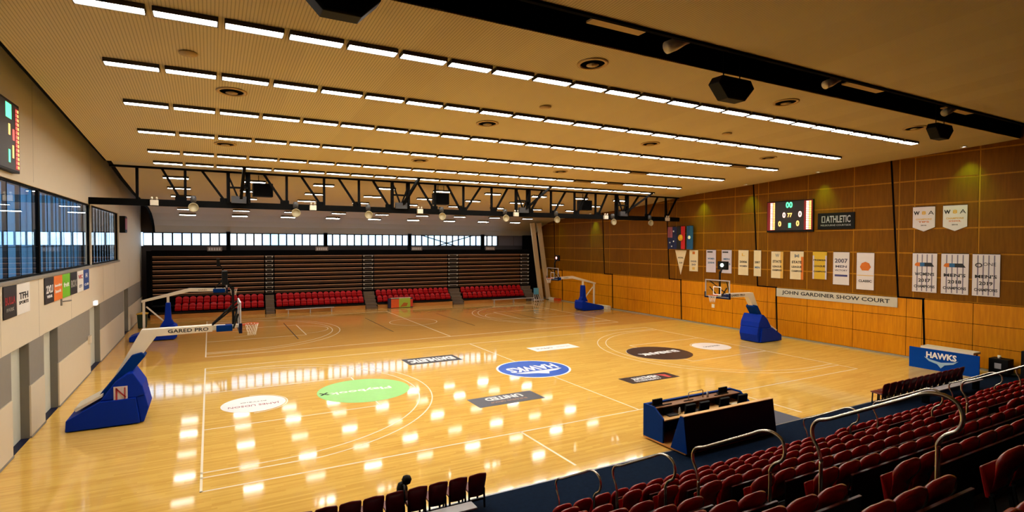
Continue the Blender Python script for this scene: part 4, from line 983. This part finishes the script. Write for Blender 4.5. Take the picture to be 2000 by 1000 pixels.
poster(5.56, 6.85, Wt, 'white panel with black blocky letters next to the dark red one', [('TFH', 4.5, .7, .2, M_TEXTK), ('SPORTS', 4.3, .75, .1, M_TEXTK)])
poster(8.63, 9.85, K, 'black panel with white letters left of the orange panel', [('2XU', 4.45, .75, .28, M_TEXTW), ('WEAR', 4.2, .6, .1, M_TEXTW)])
poster(9.87, 11.15, mat('panel_orange', (226, 116, 30), .5), 'orange sponsor board with white lettering on the left wall', [('bendigo', 4.5, .8, .13, M_TEXTW), ('bank', 4.3, .7, .12, M_TEXTW)])
poster(11.17, 12.45, mat('panel_green', (110, 186, 20), .5), 'lime green sponsor panel right of the orange one', [('fruit', 4.45, .7, .18, M_TEXTW)])
poster(12.5, 13.8, K, 'black panel with grey block right of the lime green one', [('BOX', 4.4, .8, .3, mat('grey_lettering', (150, 148, 144), .5))])
poster(13.85, 15.1, Wt, 'white panel with red and navy crest', [('VIC', 4.6, .7, .18, mat('crest_red', (180, 40, 50), .5)), ('CITY', 4.2, .5, .12, mat('crest_navy', (40, 50, 110), .5))])
poster(15.12, 16.4, mat('panel_blue', (30, 66, 140), .5), 'blue sponsor panel at the far end of the row', [('H', 4.6, .3, .2, M_TEXTW), ('CLUB', 4.2, .7, .1, M_TEXTW)])

# ================================================================== WALL ITEMS, RIGHT
WX = XR-.045
def digits(o, y, z, s, m, txt, name): text(txt, (WX-.15, y, z), s*.9*len(txt), s*1.5, FR['right'], m, name, o, bold=.03)
o = thing('scoreboard', (WX-.05, 7.1, 6.95), 'lit scoreboard with red side strips on the veneer wall', 'scoreboard')
MB().box(WX-.12, WX, 5.5, 8.72, 6.88, 8.9).build('case', M_BLACK, o)
MB().box(WX-.125, WX-.12, 6.1, 8.1, 7.0, 8.85).build('face', M_DISPG, o)
MB().box(WX-.128, WX-.12, 8.12, 8.68, 7.0, 8.85).build('red_strip', M_DISPR, o); MB().box(WX-.128, WX-.12, 5.54, 6.1, 7.0, 8.85).build('red_strip', M_DISPR, o)
for ya, yb in ((8.45, 8.24), (5.95, 5.75)):
    d = MB(); e = MB()
    for q in range(16):
        zz = 7.04+.112*q; d.box(WX-.135, WX-.128, ya-.17, ya, zz, zz+.085); e.box(WX-.135, WX-.128, yb-.12, yb, zz, zz+.085)
    d.build('pink_digit', M_LEDW, o); e.build('amber_digit', M_LEDY, o)
digits(o, 7.1, 8.62, .26, M_LEDG, '00', 'green_clock'); digits(o, 7.45, 7.98, .24, M_LEDW, '0', 'red_score'); digits(o, 6.35, 8.0, .26, M_LEDW, '0', 'red_score'); digits(o, 7.05, 7.96, .18, M_LEDY, '77', 'amber_count')
digits(o, 7.75, 7.42, .24, M_LEDY, '0', 'amber_foul'); digits(o, 6.5, 7.42, .24, M_LEDY, '0', 'amber_foul'); digits(o, 7.05, 7.3, .2, M_LEDG, '1', 'green_period')
o = thing('wall_sign', (WX-.02, 4.15, 6.98), 'black sign with tall grey capitals right of the lit scoreboard', 'sign')
MB().box(WX-.05, WX, 3.05, 5.25, 7.0, 7.98).build('sign_board', M_BLACK, o); gl_ = mat('silver_lettering', (170, 168, 176), .5)
text('ATHLETIC', (WX-.055, 4.0, 7.6), 1.45, .42, FR['right'], gl_, 'lettering', o, bold=.02); text('MELBOURNE COURTSIDE', (WX-.055, 4.15, 7.24), 1.8, .1, FR['right'], gl_, 'small_lettering', o)
m = MB(); m.box(WX-.056, WX-.05, 4.95, 5.0, 7.4, 7.8).box(WX-.056, WX-.05, 4.78, 4.83, 7.4, 7.8).box(WX-.056, WX-.05, 4.78, 5.0, 7.75, 7.8).box(WX-.056, WX-.05, 4.78, 5.0, 7.4, 7.45); m.build('id_badge', gl_, o)
o = thing('court_name_sign', (WX-.02, 4.35, 2.6), 'long pale grey strip sign naming the court on the veneer wall', 'sign')
MB().box(WX-.03, WX, .72, 8.0, 2.66, 3.2).build('sign_board', mat('pale_sign', (196, 190, 172), .5), o)
text('JOHN GARDINER SHOW COURT', (WX-.034, 4.35, 2.93), 6.5, .3, FR['right'], M_TEXTK, 'lettering', o, bold=.02)
def banner(y1, y0, z1, z0, m, label, lines=(), stripes=(), group='championship banners on the veneer wall', shape=None):
    o = thing('championship_banner', (WX-.01, (y0+y1)/2, z0), label, 'banner', group)
    if shape: MB().prism(shape, 0, WX-.02, WX-.008).build('cloth', m, o)
    else: MB().box(WX-.02, WX-.008, y0, y1, z0, z1).build('cloth', m, o)
    MB().tube([(WX-.014, y0-.0, z1), (WX-.014, y1+.0, z1)], .014, 6).build('hanging_rod', M_STEEL, o)
    for (yy0, yy1, zz0, zz1, sm) in stripes: MB().box(WX-.0225, WX-.02, yy0, yy1, zz0, zz1).build('cloth_stripe', sm, o)
    for (tx, zz, wf_, h, tm) in lines: text(tx, (WX-.024, (y0+y1)/2, zz), (y1-y0)*wf_, h, FR['right'], tm, 'lettering', o, bold=.03)
    return o
C_IV = mat('ivory_cloth', (222, 204, 164), .8); C_WH = mat('white_cloth', (216, 208, 206), .8); C_YE = mat('yellow_cloth', (206, 168, 40), .8); C_GR = mat('grey_stripe_cloth', (120, 112, 128), .8)
C_OR = mat('orange_cloth', (206, 110, 30), .8); C_TL = mat('teal_cloth', (44, 96, 140), .8); C_LT = mat('gold_stripe_cloth', (216, 170, 80), .8); C_LV = mat('lavender_cloth', (198, 190, 204), .8)
TK = M_TEXTK
tx3 = lambda a, b, c: [(a, 4.98, .8, .14, TK), (b, 4.68, .8, .13, TK), (c, 4.4, .8, .13, TK)]
banner(8.42, 7.55, 5.62, 3.85, C_IV, 'ivory banner with gold edge just right of the black wall reveal', [('STATE', 4.95, .75, .17, TK), ('LEAGUE', 4.62, .75, .13, TK), ('CHAMPIONS', 4.38, .8, .12, TK), ('W', 5.35, .35, .22, mat('grey_lettering', (150, 148, 144), .5))], [(7.55, 7.75, 3.85, 5.62, C_LT)])
banner(7.06, 6.15, 5.65, 3.85, C_IV, 'ivory banner with an orange corner, second right of the reveal', [('STATE', 4.95, .75, .17, TK), ('LEAGUE', 4.65, .75, .13, TK), ('CHAMPIONS', 4.38, .8, .12, TK), ('M', 5.35, .35, .22, mat('grey_lettering', (150, 148, 144), .5))], [(6.15, 6.32, 3.85, 5.3, C_OR)])
banner(5.55, 4.66, 5.65, 3.95, C_YE, 'bright yellow banner with dark text bands', [('PREMIER', 5.12, .9, .1, TK), ('LEAGUE', 4.75, .8, .12, TK), ('CHAMPIONS', 4.42, .9, .1, TK)], [(4.66, 4.76, 3.95, 5.4, C_LV), (5.45, 5.55, 3.95, 5.4, C_LV)])
banner(4.27, 3.32, 5.64, 3.7, C_WH, 'white banner with a tall year and a navy bar', [('2007', 5.12, .8, .26, mat('grey_navy_lettering', (80, 76, 96), .5)), ('MEN', 4.78, .7, .14, mat('grey_navy_lettering', (80, 76, 96), .5)), ('VICTORY', 4.55, .8, .1, mat('grey_navy_lettering', (80, 76, 96), .5)), ('XX', 5.48, .2, .06, TK), ('UU', 3.98, .2, .06, TK)][:3], [(3.42, 4.17, 4.18, 4.3, mat('navy_bar', (60, 56, 110), .6))])
o = banner(2.9, 1.95, 5.62, 3.5, C_WH, 'tall pale banner with an orange lantern shape, above the right end of the court name', [('CLASSIC', 4.0, .75, .14, TK)], [(1.97, 2.88, 4.3, 4.34, C_LT)])
MB().prism([(2.72, 4.8), (2.62, 5.02), (2.42, 5.1), (2.22, 5.02), (2.12, 4.8), (2.25, 4.6), (2.6, 4.6)], 0, WX-.026, WX-.02).build('lantern_shape', C_OR, o)
banner(13.89, 13.0, 5.66, 3.98, C_LV, 'pale lavender banner left of the backboard clock', [('WOMEN', 5.0, .7, .13, C_TL), ('2004', 4.7, .7, .14, C_TL)], [(13.3, 13.8, 5.45, 5.55, TK)])
banner(12.47, 11.6, 5.67, 3.98, C_LV, 'pale lavender banner partly behind the backboard clock', [('MEN', 5.0, .6, .14, C_TL), ('2005', 4.65, .8, .16, C_TL)], [(11.9, 12.4, 5.45, 5.55, TK)])
banner(11.02, 10.2, 5.68, 3.92, C_IV, 'ivory banner right of the backboard clock', [('2006', 4.85, .75, .16, TK), ('WOMEN', 4.55, .75, .13, mat('grey_navy_lettering', (80, 76, 96), .5)), ('L', 5.35, .3, .2, C_LT)])
banner(9.76, 9.52-.32, 5.68, 3.9, C_IV, 'ivory banner against the left side of the long black reveal', [('2007', 4.85, .75, .16, TK), ('MEN', 4.5, .7, .14, C_TL)])
banner(15.55, 14.7, 5.63, 3.98, C_IV, 'ivory banner with gold medals under the blue flag', [('UNDER', 4.75, .7, .13, mat('grey_navy_lettering', (80, 76, 96), .5)), ('20', 4.5, .5, .14, mat('grey_navy_lettering', (80, 76, 96), .5))], [(15.0, 15.25, 5.3, 5.5, C_OR), (15.0, 15.25, 4.1, 4.3, C_LT)])
banner(17.06, 15.85, 5.61, 3.65, C_IV, 'long triangular ivory pennant under the flags', [('NATIONAL', 5.0, .45, .12, TK), ('CLUB', 4.6, .28, .12, TK)], (), 'championship banners on the veneer wall', [(17.06, 5.61), (15.85, 5.61), (16.45, 3.65)])
for (a, b, lab, orng) in ((.05, -.97, 'left arch-bottomed white pennant high on the right wall', 'TIPS'), (-1.32, -2.35, 'right arch-bottomed white pennant high on the right wall', 'SCHOOL')):
    yc = (a+b)/2
    o = banner(a, b, 8.08, 6.75, C_WH, lab, [('CHAMPIONS', 7.42, .72, .09, C_LT), (orng, 7.28, .5, .08, C_OR), ('2016', 7.1, .25, .06, TK)], (), 'arch-bottomed pennants', [(a, 8.08), (b, 8.08), (b, 7.0), (yc, 6.78), (a, 7.0)])
    text('W', (WX-.024, yc+.33, 7.75), .28, .2, FR['right'], TK, 'crest_letter', o, bold=.05); text('8', (WX-.024, yc, 7.75), .2, .2, FR['right'], C_LT, 'crest_letter', o, bold=.05); text('A', (WX-.024, yc-.33, 7.75), .26, .2, FR['right'], TK, 'crest_letter', o)
for (a, b, t1, t2, lab) in ((.02, -1.1, "WOMEN'S", '2017', 'first striped white banner on the right bay, with orange and blue ribbon'), (-1.29, -2.45, "MEN'S", '2018', 'middle striped white banner on the right bay'), (-2.6, -3.68, "MEN'S", '2019', 'last striped white banner with large ring emblem near the picture edge')):
    wdt = a-b; st_ = [(a-wdt*f_-.025, a-wdt*f_+.025, 3.65, 5.58, C_GR) for f_ in (.2, .4, .6, .8)]
    o = banner(a, b, 5.64, 3.6, C_WH, lab, [(t1, 4.55, .8, .17, TK), (t2, 4.22, .5, .18, TK), ('CHAMPIONS', 3.9, .85, .15, TK)], st_, 'striped banners on the right bay')
    yc = (a+b)/2
    if t2 != '2019':
        MB().prism([(a-.1, 5.0), (a-.14, 5.1), (a-.2, 5.15), (a-.35, 5.15), (a-.35, 4.95), (a-.2, 4.95)], 0, WX-.03, WX-.0235).build('orange_ribbon', C_OR, o)
        MB().prism([(a-.35, 5.15), (yc, 5.15), (yc, 4.95), (a-.35, 4.95)], 0, WX-.03, WX-.0235).build('blue_ribbon', C_TL, o)
        MB().prism([(yc, 5.15), (b+.25, 5.15), (b+.12, 4.95), (yc, 4.95)], 0, WX-.03, WX-.0235).build('black_ribbon', TK, o)
    else:
        MB().tube([(WX-.03, a-.25+.12*math.cos(q), 5.1+.09*math.sin(q)) for q in [2*PI*i/16 for i in range(16)]], .02, 6, closed=True).build('ring_emblem', TK, o); text('ONE', (WX-.03, b+.4, 5.15), .5, .16, FR['right'], TK, 'crest_letter', o)
# flags hung off the wall on short poles (cloth in vertical drape)
def flag(y1, y0, xo, label, parts):
    o = thing('hanging_flag', (WX-xo, (y0+y1)/2, 5.68), label, 'flag')
    n = 10
    def cloth(a, b, z0, z1, m, nm, dx=0):
        mb = MB(); vs = []
        for j in range(2):
            for i in range(n+1):
                y = a+(b-a)*i/n; x = WX-xo-.04*math.sin((y-y1)*14)-dx; vs.append((x, y, z0 if j == 0 else z1))
        vs += [(x+.008, y, z) for x, y, z in vs]
        fs = [(i, i+1, n+2+i, n+1+i) for i in range(n)] + [(2*n+2+i, 3*n+3+i, 3*n+4+i, 2*n+3+i) for i in range(n)]
        mb.add(vs, fs, True); mb.build(nm, m, o)
    for (a, b, z0, z1, m, nm, dx) in parts: cloth(a, b, z0, z1, m, nm, dx)
    MB().bar((WX-xo+.0, y1, 7.5), (WX-xo, y0, 7.5), .03).bar((WX-xo, (y0+y1)/2, 7.5), (WX+.04, (y0+y1)/2, 7.5), .03).build('flag_pole', M_STEEL, o)
    return o
FK = mat('flag_black', (16, 14, 16), .8); FRd = mat('flag_red', (200, 24, 28), .8); FB = mat('flag_navy', (16, 26, 70), .8); FY = mat('flag_yellow', (226, 166, 30), .8); FT = mat('flag_teal', (16, 76, 116), .8)
o = flag(17.6, 16.65, .3, 'navy flag with a union corner and white stars, leftmost of the three flags', [(17.6, 16.65, 5.68, 7.45, FB, 'flag_field', 0), (17.6, 17.1, 6.6, 7.45, mat('flag_union', (150, 80, 90), .8), 'union_corner', .012)])
MB().lathe([(.07, 0), (.07, -.02), (0, -.02)], (WX-.36, 16.9, 7.1), 7, axis=0).lathe([(.06, 0), (.06, -.02), (0, -.02)], (WX-.36, 17.3, 6.2), 7, axis=0).lathe([(.06, 0), (.06, -.02), (0, -.02)], (WX-.36, 16.9, 6.3), 7, axis=0).lathe([(.06, 0), (.06, -.02), (0, -.02)], (WX-.36, 17.1, 5.9), 7, axis=0).build('star', M_TEXTW, o)
o = flag(16.6, 15.75, .3, 'black and red flag with a yellow disc, middle of the three flags', [(16.6, 16.17, 5.68, 7.48, FK, 'black_half', 0), (16.17, 15.75, 5.68, 7.48, FRd, 'red_half', 0)])
MB().lathe([(.25, 0), (.25, -.02), (0, -.02)], (WX-.36, 16.17, 6.58), 24, axis=0).build('sun_disc', FY, o)
o = flag(15.6, 14.95, .3, 'teal and blue flag with a white emblem, rightmost of the three flags', [(15.6, 14.95, 5.68, 7.5, FT, 'flag_field', 0)])
MB().lathe([(.14, 0), (.14, -.02), (0, -.02)], (WX-.36, 15.28, 6.6), 12, axis=0).build('white_emblem', M_TEXTW, o)

# ================================================================== BANNER TABLE, CART
o = thing('banner_table', (31.25, -2.1, 0), 'blue club banner board in front of a white topped table at the right end', 'banner board')
MB().box(30.95, 31.0, -3.75, -.88, .0, 1.0).build('printed_board', mat('club_blue', (0, 64, 156), .6, spec=.08), o)
text('HAWKS', (30.945, -2.25, .72), 1.25, .3, FR['right'], M_TEXTW, 'lettering', o, bold=.04)
MB().prism([(-1.55, .6), (-1.75, .42), (-2.1, .32), (-2.25, .15), (-2.4, .32), (-2.75, .42), (-2.95, .6), (-2.7, .5), (-2.25, .42), (-1.8, .5)], 0, 30.93, 30.95).build('wing_emblem', mat('pale_blue_emblem', (150, 190, 220), .5), o)
MB().box(31.0, 31.7, -3.5, -1.35, 1.0, 1.1).build('table_top', M_WHITE, o)
for x, y in ((31.1, -1.5), (31.6, -1.5), (31.1, -3.4), (31.6, -3.4)): MB().bar((x, y, 0), (x, y, 1.0), .05).build('table_leg', M_STEEL, o)
o = thing('equipment_trolley', (32.5, -4.0, 0), 'black equipment trolley with a white cup on top at the foot of the veneer wall', 'trolley')
MB().box(32.2, 32.8, -4.35, -3.62, .12, .8).build('case', M_BLACK, o, bevel=.02); MB().lathe([(.06, 0), (.07, .14), (0, .14)], (32.4, -3.95, .8), 12).build('white_cup', M_WHITE, o)
MB().box(32.18, 32.2, -4.1, -3.85, .35, .6).build('dial_plate', M_SILVER, o)
q = MB()
for y in (-4.25, -3.72):
    for x in (32.3, 32.7): q.lathe([(.06, -.02), (.06, .02)], (x, y, .06), 10, axis=1)
q.build('castor', M_BLACK, o)
o = MB().box(32.3, 32.95, -5.3, -4.75, .0, 1.3).build('tall_black_case', M_BLACK, bevel=.03); tag(o, 'tall black case standing right of the trolley at the picture edge', 'case')
